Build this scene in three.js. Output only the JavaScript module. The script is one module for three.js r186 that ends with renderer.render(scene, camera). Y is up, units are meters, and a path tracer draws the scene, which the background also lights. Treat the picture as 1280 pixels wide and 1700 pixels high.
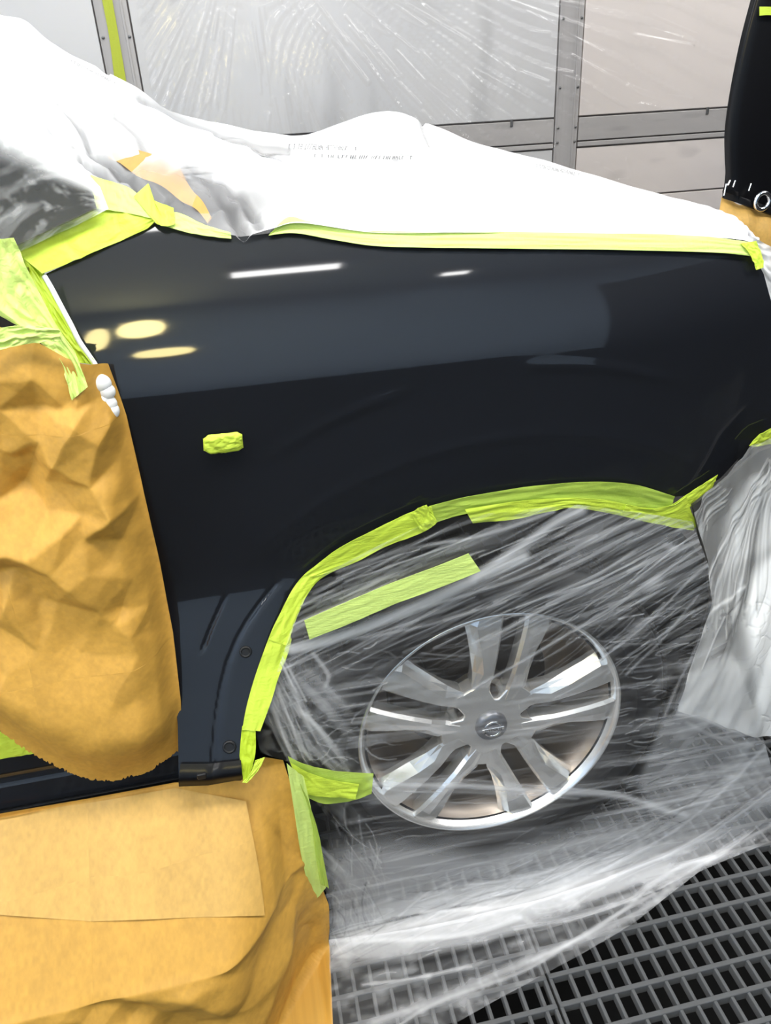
import * as THREE from 'three';
import { mergeGeometries } from 'three/addons/utils/BufferGeometryUtils.js';
import { RoundedBoxGeometry } from 'three/addons/geometries/RoundedBoxGeometry.js';
import { RectAreaLightUniformsLib } from 'three/addons/lights/RectAreaLightUniformsLib.js';
import { FontLoader } from 'three/addons/loaders/FontLoader.js';
import { TextGeometry } from 'three/addons/geometries/TextGeometry.js';

// ---------------------------------------------------------------- camera, light, exposure
const scene = new THREE.Scene();
const renderer = new THREE.WebGLRenderer({ antialias: true });
renderer.toneMapping = THREE.LinearToneMapping;
renderer.toneMappingExposure = 1.0;
renderer.shadowMap.enabled = true;
scene.background = new THREE.Color(0.0, 0.0, 0.0);
RectAreaLightUniformsLib.init();
const LAMP = 17, GLOW = 17;                      // ceiling light radiance
const FOC = 1250, RAD = Math.PI / 180, PITCH = 28 * RAD, YAW = 10 * RAD, ROLL = 3.4 * RAD;
const EYE = new THREE.Vector3(0, 1.31, 0.92);
const DIR = new THREE.Vector3(Math.sin(YAW) * Math.cos(PITCH), -Math.sin(PITCH), -Math.cos(YAW) * Math.cos(PITCH));
const RIGHT0 = new THREE.Vector3().crossVectors(DIR, new THREE.Vector3(0, 1, 0)).normalize();
const UP0 = new THREE.Vector3().crossVectors(RIGHT0, DIR);
const RIGHT = RIGHT0.clone().multiplyScalar(Math.cos(ROLL)).addScaledVector(UP0, -Math.sin(ROLL));
const UPV = RIGHT0.clone().multiplyScalar(Math.sin(ROLL)).addScaledVector(UP0, Math.cos(ROLL));
const camera = new THREE.PerspectiveCamera(2 * Math.atan(850 / FOC) / RAD, 1280 / 1700, 0.05, 60);
camera.position.copy(EYE);
camera.up.copy(UPV);
camera.lookAt(EYE.clone().add(DIR));
scene.add(camera);

// ---------------------------------------------------------------- helpers
function rng(seed) { let a = seed >>> 0; return () => { a = (a + 0x6d2b79f5) | 0; let t = Math.imul(a ^ (a >>> 15), 1 | a); t = (t + Math.imul(t ^ (t >>> 7), 61 | t)) ^ t; return ((t ^ (t >>> 14)) >>> 0) / 4294967296; }; }
const clamp = (x, a = 0, b = 1) => Math.min(b, Math.max(a, x));
const mix = (a, b, t) => a + (b - a) * t;
const ss = (a, b, x) => { const t = clamp((x - a) / (b - a)); return t * t * (3 - 2 * t); };
const sp = (x, w) => (x / w > 30 ? x : w * Math.log(1 + Math.exp(x / w)));
const hash = (i, j, k = 0) => { let h = Math.imul(i, 374761393) ^ Math.imul(j, 668265263) ^ Math.imul(k, 1274126177); h = Math.imul(h ^ (h >>> 13), 1274126177); return ((h ^ (h >>> 16)) >>> 0) / 4294967296; };
function vn(x, y, k = 0) { const i = Math.floor(x), j = Math.floor(y), u = x - i, v = y - j, a = u * u * (3 - 2 * u), b = v * v * (3 - 2 * v); return mix(mix(hash(i, j, k), hash(i + 1, j, k), a), mix(hash(i, j + 1, k), hash(i + 1, j + 1, k), a), b) * 2 - 1; }
const fbm = (x, y, k = 0, o = 4) => { let s = 0, a = 0.5; for (let i = 0; i < o; i++) { s += a * vn(x, y, k + i); x *= 2.03; y *= 2.03; a *= 0.5; } return s; };
const tri = (x) => Math.abs(x - Math.floor(x) - 0.5) * 4 - 1;
// crumpled sheet: triangle-wave folds in random directions on a warped plane
function crumpler(seed, n, f0, f1) {
  const r = rng(seed), w = [];
  for (let i = 0; i < n; i++) { const t = r() * Math.PI, f = mix(f0, f1, i / Math.max(1, n - 1)); w.push([Math.cos(t) * f, Math.sin(t) * f, r() * 9, 1 / f, 2 + r() * 3, i * 7 + seed]); }
  return (x, y) => { let s = 0; for (const [a, b, c, amp, mf, k] of w) s += amp * tri(a * x + b * y + c + 0.55 * vn(x * mf, y * mf, k)) * clamp(0.5 + 1.3 * vn(x * mf * 0.9 + 7, y * mf * 0.9, k + 3)); return s; };
}
const rayOf = (x, y) => DIR.clone().addScaledVector(RIGHT, (x - 640) / FOC).addScaledVector(UPV, (850 - y) / FOC);
const atZ = (x, y, z) => { const v = rayOf(x, y); return EYE.clone().addScaledVector(v, (z - EYE.z) / v.z); };
const P = new THREE.Vector3();
// where the sight line through a point of the photograph meets the surface h = 0
function hit(x, y, h) {
  const v = rayOf(x, y); let a = 0.25, b = 0.25, f = 0;
  const at = (t) => h(P.copy(EYE).addScaledVector(v, t));
  for (b = 0.3; b < 6; b += 0.03) { f = at(b); if (f <= 0) break; a = b; }
  for (let i = 0; i < 26; i++) { const m = (a + b) / 2; if (at(m) > 0) a = m; else b = m; }
  return EYE.clone().addScaledVector(v, (a + b) / 2);
}
function resample(pts, n) {
  const L = [0]; for (let i = 1; i < pts.length; i++) { let s = 0; for (let k = 0; k < 3; k++) s += ((pts[i][k] ?? 0) - (pts[i - 1][k] ?? 0)) ** 2; L.push(L[i - 1] + Math.sqrt(s)); }
  const out = [], T = L[L.length - 1];
  for (let i = 0, k = 1; i <= n; i++) { const s = (T * i) / n; while (k < L.length - 1 && L[k] < s) k++; const t = clamp((s - L[k - 1]) / (L[k] - L[k - 1] || 1)); out.push(pts[k].map((c, q) => mix(pts[k - 1][q], c, t))); }
  return out;
}
function smooth(pts, n) {     // Catmull-Rom through points with any number of numbers each
  const out = [], m = pts.length;
  for (let i = 0; i < m - 1; i++) for (let k = 0; k < 6; k++) {
    const t = k / 6, p0 = pts[Math.max(0, i - 1)], p1 = pts[i], p2 = pts[i + 1], p3 = pts[Math.min(m - 1, i + 2)];
    out.push(p1.map((_, q) => 0.5 * (2 * p1[q] + (p2[q] - p0[q]) * t + (2 * p0[q] - 5 * p1[q] + 4 * p2[q] - p3[q]) * t * t + (3 * p1[q] - p0[q] - 3 * p2[q] + p3[q]) * t * t * t)));
  }
  out.push(pts[m - 1]);
  return resample(out, n);
}
// grid of points -> geometry; uv from uvOf(point, u, v); thick closes it with a back and rims
function gridGeo(pos, nu, nv, { uvOf, alpha, thick = 0, normals } = {}) {
  const N = (nu + 1) * (nv + 1), p = new Float32Array(N * 3), uv = new Float32Array(N * 2), idx = [];
  for (let i = 0; i < N; i++) { p[i * 3] = pos[i].x; p[i * 3 + 1] = pos[i].y; p[i * 3 + 2] = pos[i].z; const q = uvOf ? uvOf(pos[i], (i % (nu + 1)) / nu, Math.floor(i / (nu + 1)) / nv) : [pos[i].x, pos[i].y]; uv[i * 2] = q[0]; uv[i * 2 + 1] = q[1]; }
  for (let j = 0; j < nv; j++) for (let i = 0; i < nu; i++) { const a = j * (nu + 1) + i, b = a + 1, c = a + nu + 1, d = c + 1; idx.push(a, c, b, b, c, d); }
  let g = new THREE.BufferGeometry();
  g.setAttribute('position', new THREE.BufferAttribute(p, 3)); g.setAttribute('uv', new THREE.BufferAttribute(uv, 2)); g.setIndex(idx);
  g.computeVertexNormals();
  const nrm = g.attributes.normal;
  let s = 0; for (let i = 0; i < N; i++) s += nrm.getX(i) * (EYE.x - p[i * 3]) + nrm.getY(i) * (EYE.y - p[i * 3 + 1]) + nrm.getZ(i) * (EYE.z - p[i * 3 + 2]);
  if (s < 0) { for (let i = 0; i < idx.length; i += 3) { const t = idx[i]; idx[i] = idx[i + 1]; idx[i + 1] = t; } g.setIndex(idx); g.computeVertexNormals(); }
  if (normals) for (let i = 0; i < N; i++) { const n = normals(pos[i]); g.attributes.normal.setXYZ(i, n.x, n.y, n.z); }
  if (alpha) { const c = new Float32Array(N * 4); for (let i = 0; i < N; i++) { c[i * 4] = c[i * 4 + 1] = c[i * 4 + 2] = 1; c[i * 4 + 3] = alpha[i]; } g.setAttribute('color', new THREE.BufferAttribute(c, 4)); }
  if (thick) {
    const gn = g.attributes.normal, q = new Float32Array(N * 3);
    for (let i = 0; i < N; i++) { q[i * 3] = p[i * 3] - gn.getX(i) * thick; q[i * 3 + 1] = p[i * 3 + 1] - gn.getY(i) * thick; q[i * 3 + 2] = p[i * 3 + 2] - gn.getZ(i) * thick; }
    const back = new THREE.BufferGeometry(); back.setAttribute('position', new THREE.BufferAttribute(q, 3)); back.setAttribute('uv', new THREE.BufferAttribute(uv.slice(), 2));
    const bi = []; const gi = g.index.array; for (let i = 0; i < gi.length; i += 3) bi.push(gi[i], gi[i + 2], gi[i + 1]); back.setIndex(bi); back.computeVertexNormals();
    const ring = []; for (let i = 0; i <= nu; i++) ring.push(i); for (let j = 1; j <= nv; j++) ring.push(j * (nu + 1) + nu); for (let i = nu - 1; i >= 0; i--) ring.push(nv * (nu + 1) + i); for (let j = nv - 1; j > 0; j--) ring.push(j * (nu + 1));
    const rp = [], ru = [], ri = [];
    ring.forEach((a, k) => { rp.push(p[a * 3], p[a * 3 + 1], p[a * 3 + 2], q[a * 3], q[a * 3 + 1], q[a * 3 + 2]); ru.push(uv[a * 2], uv[a * 2 + 1], uv[a * 2], uv[a * 2 + 1]); const m = ((k + 1) % ring.length) * 2; ri.push(k * 2, m, k * 2 + 1, m, m + 1, k * 2 + 1); });
    const rim = new THREE.BufferGeometry(); rim.setAttribute('position', new THREE.Float32BufferAttribute(rp, 3)); rim.setAttribute('uv', new THREE.Float32BufferAttribute(ru, 2)); rim.setIndex(ri); rim.computeVertexNormals();
    if (alpha) for (const m of [back, rim]) m.setAttribute('color', new THREE.BufferAttribute(new Float32Array(m.attributes.position.count * 4).fill(1), 4));
    g = mergeGeometries([g, back, rim]);
  }
  return g;
}
// sheet between two outlines of the photograph, laid on the surface h, lifted by lift(u, v, point)
function ruled(top, bot, h, nu, nv, lift = () => 0, o = {}) {
  const a = (o.curve ? smooth : resample)(top, nu), b = (o.curve ? smooth : resample)(bot, nu), pos = [];
  for (let j = 0; j <= nv; j++) for (let i = 0; i <= nu; i++) {
    const v = j / nv, q = hit(mix(a[i][0], b[i][0], v), mix(a[i][1], b[i][1], v), h);
    pos.push(q);
  }
  return finish(pos, nu, nv, h, lift, o);
}
function coons(T, B, L, R, h, nu, nv, lift = () => 0, o = {}) {
  const t = resample(T, nu), b = resample(B, nu), l = resample(L, nv), r = resample(R, nv), pos = [];
  for (let j = 0; j <= nv; j++) for (let i = 0; i <= nu; i++) {
    const u = i / nu, v = j / nv, c = [0, 1].map((k) => (1 - v) * t[i][k] + v * b[i][k] + (1 - u) * l[j][k] + u * r[j][k] - ((1 - u) * (1 - v) * t[0][k] + u * (1 - v) * t[nu][k] + (1 - u) * v * b[0][k] + u * v * b[nu][k]));
    pos.push(hit(c[0], c[1] + (o.torn && j === nv ? o.torn(u) : 0), h));
  }
  return finish(pos, nu, nv, h, lift, o);
}
function finish(pos, nu, nv, h, lift, o) {
  const e = 0.002, g = new THREE.Vector3();
  const lifted = pos.map((q, k) => {
    const d = lift((k % (nu + 1)) / nu, Math.floor(k / (nu + 1)) / nv, q); if (!d) return q;
    g.set(h(P.set(q.x + e, q.y, q.z)) - h(P.set(q.x - e, q.y, q.z)), h(P.set(q.x, q.y + e, q.z)) - h(P.set(q.x, q.y - e, q.z)), h(P.set(q.x, q.y, q.z + e)) - h(P.set(q.x, q.y, q.z - e))).normalize();
    return q.clone().addScaledVector(g, d);
  });
  return gridGeo(lifted, nu, nv, o);
}
// sheet through rows of [photo x, photo y, depth z, opacity]
function loft(rows, nu, nv, lift = () => 0, o = {}) {
  const R = rows.map((r) => smooth(r.map(([x, y, z, a = 1]) => { const q = atZ(x, y, z); return [q.x, q.y, q.z, a]; }), nu)), pos = [], alpha = [];
  for (let j = 0; j <= nv; j++) for (let i = 0; i <= nu; i++) {
    const s = (j / nv) * (R.length - 1), k = Math.min(R.length - 2, Math.floor(s)), t = s - k;
    const c = [0, 1, 2, 3].map((q) => { const p0 = R[Math.max(0, k - 1)][i][q], p1 = R[k][i][q], p2 = R[k + 1][i][q], p3 = R[Math.min(R.length - 1, k + 2)][i][q]; return 0.5 * (2 * p1 + (p2 - p0) * t + (2 * p0 - 5 * p1 + 4 * p2 - p3) * t * t + (3 * p1 - p0 - 3 * p2 + p3) * t * t * t); });
    const d = lift(i / nu, j / nv, c);
    pos.push(new THREE.Vector3(c[0], c[1] + d, c[2])); alpha.push(clamp(c[3], 0.03, 1));
  }
  return gridGeo(pos, nu, nv, o.plain ? o : { ...o, alpha });
}
const segDist = (px, py, pts) => { let best = 1e9; for (let i = 1; i < pts.length; i++) { const [ax, ay] = pts[i - 1], [bx, by] = pts[i], dx = bx - ax, dy = by - ay, t = clamp(((px - ax) * dx + (py - ay) * dy) / (dx * dx + dy * dy)); best = Math.min(best, Math.hypot(px - ax - dx * t, py - ay - dy * t)); } return best; };
const taken = new Map();
const numbered = (n) => { const k = taken.get(n) ?? 0; taken.set(n, k + 1); return k ? n + '_' + String(k).padStart(3, '0') : n; };
function obj(name, geo, m, parent = scene) {
  const o = new THREE.Mesh(Array.isArray(geo) ? mergeGeometries(geo.map((g) => (g.index ? g.toNonIndexed() : g)).map((g) => { for (const k of Object.keys(g.attributes)) if (!['position', 'normal', 'uv'].includes(k)) g.deleteAttribute(k); return g; })) : geo, m);
  o.name = parent === scene ? numbered(name) : name; o.castShadow = o.receiveShadow = true; parent.add(o); return o;
}
function part(name, geo, m, parent) { const n = parent.children.filter((c) => c.name.replace(/_\d{3}$/, '') === name).length; return obj(n ? name + '_' + String(n).padStart(3, '0') : name, geo, m, parent); }
function thing(name, label, category, pos = [0, 0, 0], group) { const o = new THREE.Group(); o.name = numbered(name); o.position.set(...pos); o.userData = { label, category, ...(group ? { group } : {}) }; scene.add(o); return o; }
function tag(o, label, category, group) { Object.assign(o.userData, { label, category }, group ? { group } : {}); return o; }
function struct(name, geo, m) { const o = obj(name, geo, m); o.userData.kind = 'structure'; return o; }
const box = (w, h, d, x = 0, y = 0, z = 0) => new THREE.BoxGeometry(w, h, d).translate(x, y, z);
const rbox = (w, h, d, r, x = 0, y = 0, z = 0, s = 1) => new RoundedBoxGeometry(w, h, d, s, r).translate(x, y, z);
const cyl = (r0, r1, h, x = 0, y = 0, z = 0, n = 24) => new THREE.CylinderGeometry(r0, r1, h, n).translate(x, y, z);
const lin = (r, g, b) => new THREE.Color().setRGB(r, g, b);
function tex(w, h, draw, srgb = false) {
  const c = document.createElement('canvas'); c.width = w; c.height = h; draw(c.getContext('2d'), w, h);
  const t = new THREE.CanvasTexture(c); t.wrapS = t.wrapT = THREE.RepeatWrapping; t.magFilter = THREE.LinearFilter; if (srgb) t.colorSpace = THREE.SRGBColorSpace; return t;
}
function noiseTex(w, h, f, srgb = false) {
  const d = new Uint8Array(w * h * 4); for (let y = 0; y < h; y++) for (let x = 0; x < w; x++) { const v = f(x / w, y / h), k = (y * w + x) * 4; d[k] = Math.round(clamp(v[0]) * 255); d[k + 1] = Math.round(clamp(v[1]) * 255); d[k + 2] = Math.round(clamp(v[2]) * 255); d[k + 3] = 255; }
  const t = new THREE.DataTexture(d, w, h); t.wrapS = t.wrapT = THREE.RepeatWrapping; t.magFilter = THREE.LinearFilter; if (srgb) t.colorSpace = THREE.SRGBColorSpace; t.needsUpdate = true; return t;
}
const std = (c, roughness, o = {}) => new THREE.MeshStandardMaterial({ color: c, roughness, ...o });
const phys = (c, roughness, o = {}) => new THREE.MeshPhysicalMaterial({ color: c, roughness, ...o });

// ---------------------------------------------------------------- materials
const grainTex = noiseTex(256, 256, (u, v) => { const n = 0.5 + 0.5 * fbm(u * 40, v * 40, 3, 3); return [n, n, n]; });
const wallGrime = noiseTex(512, 512, (u, v) => { const s = 0.93 + 0.06 * fbm(u * 9, v * 3, 11, 4) - 0.10 * clamp(fbm(u * 30, v * 5, 21, 3) * 2.2 - 0.55); return [s, s, s * 0.995]; }, true); wallGrime.repeat.set(0.5, 0.5);
const M = {
  wall: phys(lin(0.72, 0.705, 0.71), 0.45, { map: wallGrime }), wallWarmLit: phys(lin(0.92, 0.835, 0.795), 0.45, { map: wallGrime }),  // second colour has the warm light on the right-hand panels mixed in
  post: std(lin(0.50, 0.475, 0.47), 0.5, { map: wallGrime }), rail: std(lin(0.53, 0.50, 0.49), 0.5, { map: wallGrime }), seam: std(lin(0.22, 0.20, 0.20), 0.8), rivet: std(lin(0.2, 0.2, 0.2), 0.4, { metalness: 0.8 }),
  ceiling: std(lin(0.74, 0.84, 0.93), 0.8), floor: std(lin(0.018, 0.018, 0.019), 0.9), darkBackdrop: std(lin(0.02, 0.02, 0.024), 0.7), wallFront: std(lin(0.52, 0.69, 0.90), 0.6), addedSkirting: std(lin(0.02, 0.02, 0.022), 0.8),
  grate: std(lin(0.115, 0.117, 0.12), 0.85, { bumpMap: grainTex, bumpScale: 0.0003 }), pit: std(lin(0.004, 0.004, 0.004), 0.95),
  paint: phys(lin(0.0095, 0.0108, 0.0145), 0.55, { clearcoat: 1, clearcoatRoughness: 0.05, specularIntensity: 0.25 }),
  black: std(lin(0.008, 0.008, 0.009), 0.5), rubber: std(lin(0.012, 0.0115, 0.012), 0.65), glass: phys(lin(0.006, 0.006, 0.008), 0.08), gloss: phys(lin(0.002, 0.002, 0.003), 0.5, { clearcoat: 0.2, clearcoatRoughness: 0.2, specularIntensity: 0.3 }),
  alloy: std(lin(0.90, 0.885, 0.86), 0.27, { metalness: 0.8 }), alloyDark: std(lin(0.45, 0.42, 0.39), 0.45, { metalness: 0.8 }), barrel: std(lin(0.5, 0.43, 0.37), 0.42, { metalness: 0.75 }), cap: std(lin(0.2, 0.205, 0.225), 0.35, { metalness: 0.7 }), chrome: std(lin(0.9, 0.9, 0.9), 0.15, { metalness: 1 }), iron: std(lin(0.07, 0.06, 0.055), 0.6, { metalness: 0.6 }),
  foam: std(lin(0.9, 0.9, 0.9), 0.7), white: std(lin(0.85, 0.85, 0.85), 0.4),
};
const paperTex = noiseTex(512, 512, (u, v) => { const f = 0.95 + 0.06 * fbm(u * 60, v * 60, 5, 4) + 0.05 * fbm(u * 6, v * 6, 9, 3); return [f, f, f]; }, true); paperTex.repeat.set(3, 3);
const paperBump = noiseTex(512, 512, (u, v) => { const f = 0.5 + 0.5 * fbm(u * 24, v * 24, 15, 5); return [f, f, f]; }); paperBump.repeat.set(3, 3);
M.paper = std(lin(0.67, 0.36, 0.058), 0.62, { map: paperTex, bumpMap: paperBump, bumpScale: 0.0006, side: THREE.DoubleSide });
M.paperFlap = std(lin(0.71, 0.42, 0.105), 0.6, { map: paperTex, bumpMap: paperBump, bumpScale: 0.0005, side: THREE.DoubleSide });
const tapeBump = noiseTex(256, 256, (u, v) => { const f = 0.5 + 0.35 * fbm(u * 12, v * 90, 25, 3) + 0.2 * fbm(u * 40, v * 40, 29, 3); return [f, f, f]; }); tapeBump.repeat.set(8, 8);
const tapeMat = (r, g, b, opacity = 1) => phys(lin(r, g, b), 0.5, { bumpMap: tapeBump, bumpScale: 0.0008, side: THREE.DoubleSide, opacity, transparent: opacity < 1 });
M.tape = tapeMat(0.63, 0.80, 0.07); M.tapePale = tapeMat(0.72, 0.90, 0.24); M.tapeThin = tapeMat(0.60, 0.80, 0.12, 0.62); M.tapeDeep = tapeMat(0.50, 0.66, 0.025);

// ---------------------------------------------------------------- room
const ZW = -2.7, ZF = 2.4, XL = -4.2, XR = 4.6, H = 2.9;
const WB = struct('wall_back', box(XR - XL + 0.4, H + 0.6, 0.14, (XL + XR) / 2, H / 2 - 0.3, ZW - 0.09), M.seam);
{
  const px = (x, y) => atZ(x, y, ZW).x, e = 0.0028;
  const lp0 = -0.385, lp1 = -0.255, rp0 = (px(928, 0) + px(920, 262)) / 2, rp1 = (px(971, 0) + px(956, 285)) / 2;
  const rows = [[0, 0.55], [0.55, 0.884], [0.888, 1.112], [1.243, H]];
  for (const [x0, x1] of [[XL, lp0], [lp1, rp0], [rp1, XR]]) {
    for (const [y0, y1] of rows) part('wall_panel', rbox(x1 - x0 - 2 * e, y1 - y0 - e, 0.02, 0.003, (x0 + x1) / 2, (y0 + y1) / 2, ZW - 0.01), x0 > 1 ? M.wallWarmLit : M.wall, WB);
    part('rail', rbox(x1 - x0 - 2 * e, 0.095, 0.024, 0.003, (x0 + x1) / 2, 1.190, ZW - 0.009), M.rail, WB);
    part('rail_lip', rbox(x1 - x0 - 2 * e, 0.02, 0.028, 0.003, (x0 + x1) / 2, 1.127, ZW - 0.009), M.rail, WB);
    for (let k = 0; k < 3; k++) part('rail_clip', rbox(0.012, 0.03, 0.008, 0.002, mix(x0, x1, (k + 0.65) / 3), k % 2 ? 1.132 : 1.232, ZW + 0.006), M.rivet, WB);
  }
  for (const [x0, x1] of [[lp0, lp1], [rp0, rp1]]) {
    part('wall_post', rbox(x1 - x0 - 2 * e, H, 0.024, 0.003, (x0 + x1) / 2, H / 2, ZW - 0.009), M.post, WB);
    part('post_edge', rbox(0.010, H, 0.006, 0.002, x1 - 0.025, H / 2, ZW + 0.004), M.post, WB);
    for (const y of [1.62, 1.36, 1.20, 1.14, 1.02, 0.9]) for (const x of [x0 + 0.016, x1 - 0.014]) part('rivet', new THREE.SphereGeometry(0.006, 8, 6).scale(1, 1, 0.5).translate(x, y, ZW + 0.006), M.rivet, WB);
  }
}
struct('ceiling', box(XR - XL + 0.4, 0.12, ZF - ZW + 0.4, (XL + XR) / 2, H + 0.06, (ZW + ZF) / 2), M.ceiling);
struct('wall_left', box(0.12, H + 0.6, ZF - ZW + 0.4, XL - 0.06, H / 2 - 0.3, (ZW + ZF) / 2), M.wallFront);
struct('wall_right', box(0.12, H + 0.6, ZF - ZW + 0.4, XR + 0.06, H / 2 - 0.3, (ZW + ZF) / 2), M.darkBackdrop);
struct('wall_front', box(XR - XL + 0.4, H + 0.6, 0.12, (XL + XR) / 2, H / 2 - 0.3, ZF + 0.06), M.wallFront);
struct('added_baseboard_front', rbox(XR - XL, 0.36, 0.03, 0.004, (XL + XR) / 2, 0.18, ZF - 0.015), M.addedSkirting);  // added unseen dark band, keeps the lower fender reflection black
struct('added_door_1', rbox(XR - 2.05, 2.5, 0.05, 0.006, (XR + 2.05) / 2, 1.25, ZF - 0.02), M.darkBackdrop);  // added unseen dark slab, darkens the reflection towards the fender front
// floor: pit under the grates, slabs around it
const GX0 = -0.68, GX1 = 1.42, GZ0 = -0.42, GZ1 = 1.02;
const floor = struct('floor', box(XR - XL, 0.06, ZF - ZW, (XL + XR) / 2, -0.55, (ZW + ZF) / 2), M.pit);
for (const [x0, x1, z0, z1] of [[XL, GX0, ZW, ZF], [GX1, XR, ZW, ZF], [GX0, GX1, ZW, GZ0], [GX0, GX1, GZ1, ZF]]) part('floor_slab', box(x1 - x0, 0.1, z1 - z0, (x0 + x1) / 2, -0.05, (z0 + z1) / 2), M.floor, floor);
function grate(x0, x1, first, label) {
  const t = thing('floor_grate', label, 'floor grate', [(x0 + x1) / 2, 0, (GZ0 + GZ1) / 2]), cx = (x0 + x1) / 2, cz = (GZ0 + GZ1) / 2, D = 0.02;
  const long = rbox(x1 - x0 - 0.002, D, 0.0085, 0.002, 0, -D / 2, 0), cross = rbox(0.0062, D - 0.002, GZ1 - GZ0, 0.0016, 0, -D / 2 - 0.001, 0);
  for (let z = 0.2665 - 14 * 0.0475; z < GZ1; z += 0.0475) if (z > GZ0) { const m = part('bearing_bar', long, M.grate, t); m.position.z = z - cz; }
  for (let x = first; x < x1 - 0.004; x += 0.0302) if (x > x0 + 0.004) { const m = part('cross_bar', cross, M.grate, t); m.position.x = x - cx; }
  for (const x of [x0 + 0.004, x1 - 0.004]) { const m = part('cross_bar', cross, M.grate, t); m.position.x = x - cx; }
}
grate(GX0, 0.3535, 0.3638 - 34 * 0.0302, 'grey floor grate beneath the plastic skirt and brown paper, left of the joint');
grate(0.3555, GX1, 0.3638 + 0.0302, 'grey floor grate lying mostly bare in the lower right corner');

function ceilingLight(label, x, z, w = 1.5, d = 0.34, k = 1) {
  const t = thing('ceiling_light', label, 'light', [x, H, z], 'ceiling lights');
  part('housing', rbox(w + 0.06, 0.06, d + 0.06, 0.01, 0, -0.03, 0), M.white, t);
  part('diffuser', box(w, 0.01, d, 0, -0.065, 0), new THREE.MeshStandardMaterial({ color: 0x111111, emissive: 0xffffff, emissiveIntensity: GLOW * 0.6 * k }), t);
  const l = new THREE.RectAreaLight(lin(1, 0.985, 0.96), LAMP * k, w, d); l.position.set(0, -0.075, 0); l.rotation.x = -Math.PI / 2; t.add(l);
}
for (const [zw, z, k] of [['along the white back wall', -1.9, 0.60], ['above the hood film', -0.5, 0.12], ['above the floor grates', 0.72, 1]]) for (const [xw, x] of [['leftmost', -2.2], ['middle', 0.2], ['rightmost', 2.6]]) ceilingLight(`long white ceiling light ${zw}, ${xw} of its row`, x, z, 1.5, 0.34, k);
ceilingLight('long white ceiling light in the rear left corner behind the camera', -3.0, 1.6);
ceilingLight('added short ceiling tube mirrored as a white streak near the fender top', 0.22, 1.66, 0.46, 0.10);  // added tube out of view, there for the streak it mirrors
ceilingLight('added tiny ceiling tube mirrored as a short dash on the fender top', 1.05, 2.08, 0.13, 0.07);  // added out of view, only for the dash it mirrors
function addedLamp(label, x, y, w, h, k) {  // added lamps out of view, placed for the yellow glints on the fender
  const t = thing('added_lamp', label, 'lamp', [x, y, ZF], 'added warm lamps'), s = new THREE.Shape(); s.absellipse(0, 0, w / 2, h / 2, 0, 2 * Math.PI);
  part('housing', new THREE.ExtrudeGeometry(s, { depth: 0.05, bevelEnabled: false }).translate(0, 0, -0.05), M.white, t);
  part('diffuser', new THREE.ShapeGeometry(s, 24).rotateY(Math.PI).translate(0, 0, -0.054), new THREE.MeshStandardMaterial({ color: 0x111111, emissive: lin(1, 0.84, 0.36), emissiveIntensity: k * 1.3, side: THREE.DoubleSide }), t);
  const l = new THREE.RectAreaLight(lin(1, 0.8, 0.4), k * 0.3, w * 0.9, h * 0.9); l.position.set(0, 0, -0.06); t.add(l);
}
addedLamp('added round warm lamp mirrored as the largest yellow glint on the fender', -0.60, 2.50, 0.30, 0.34, 22);
addedLamp('added narrow warm lamp mirrored at the rear edge of the fender', -0.86, 2.38, 0.15, 0.42, 18);
addedLamp('added flat pale warm lamp mirrored as the lower yellow streak', -0.46, 2.02, 0.36, 0.15, 17);

// ---------------------------------------------------------------- car
const RIDGE = [[-0.005, 0.705], [-0.0248, 0.6866], [-0.0445, 0.6656], [-0.064, 0.64], [-0.0819, 0.6089], [-0.0958, 0.5756], [-0.1072, 0.5425], [-0.1159, 0.5091], [-0.1232, 0.4798], [-0.128, 0.45]], GROOVE = [[-0.066, 0.72], [-0.0837, 0.6924], [-0.1043, 0.6599], [-0.1225, 0.6271], [-0.135, 0.60]];
function F(x, y) {
  const yc = 1.02, w = 0.004 + 0.02 * ss(0.3, 0.7, x), t = sp(y - yc, w), s = sp(yc - y, w);
  let z = -((0.22 - 0.1 * ss(0.45, 0.85, x)) * t + 1.2 * t * t) - 0.09 * s;
  if (x > 0.4) z -= 0.28 * (x - 0.4) ** 2;
  if (x < 0) z -= 0.12 * x * x;
  const r = Math.hypot(x - 0.338, y - 0.335);
  z += 0.007 * ss(0.68, 0.53, r) * ss(0.55, 0.75, y);
  const an = Math.atan2(y - 0.335, x - 0.338) / RAD;
  z += 0.0016 * Math.exp(-(((r - 0.665) / 0.009) ** 2)) * (ss(62, 72, an) * ss(92, 84, an) + 0.8 * ss(99, 104, an) * ss(124, 112, an)) + 0.0012 * Math.exp(-(((r - 0.565) / 0.009) ** 2)) * ss(50, 60, an) * ss(140, 110, an);
  const q = sp(0.715 - y + 0.1 * (x + 0.1), 0.012), k = ss(0.14, -0.04, x);
  z += (0.46 * q + 0.10 * q * q) * k;
  // pressed ridges down the rear leg
  if (y < 0.75 && x < 0.1) {
    const at = (T) => { let i = 1; while (i < T.length - 1 && T[i][1] > y) i++; const [x0, y0] = T[i - 1], [x1, y1] = T[i]; return x0 + ((x1 - x0) * clamp((y - y0) / (y1 - y0), -0.4, 1.4)); };
    const dx = x - at(RIDGE), m = ss(0.735, 0.70, y) * ss(0.44, 0.47, y);
    z += m * (0.0024 * ss(-0.009, 0.009, dx) - 0.002 * Math.exp(-(((dx + 0.006) / 0.004) ** 2)));
    z -= 0.0028 * Math.exp(-(((x - at(GROOVE)) / 0.0035) ** 2)) * ss(0.622, 0.64, y) * ss(0.715, 0.69, y);
  }
  return z;
}
const onF = (off) => (p) => p.z - F(p.x, p.y) - off;
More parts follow.
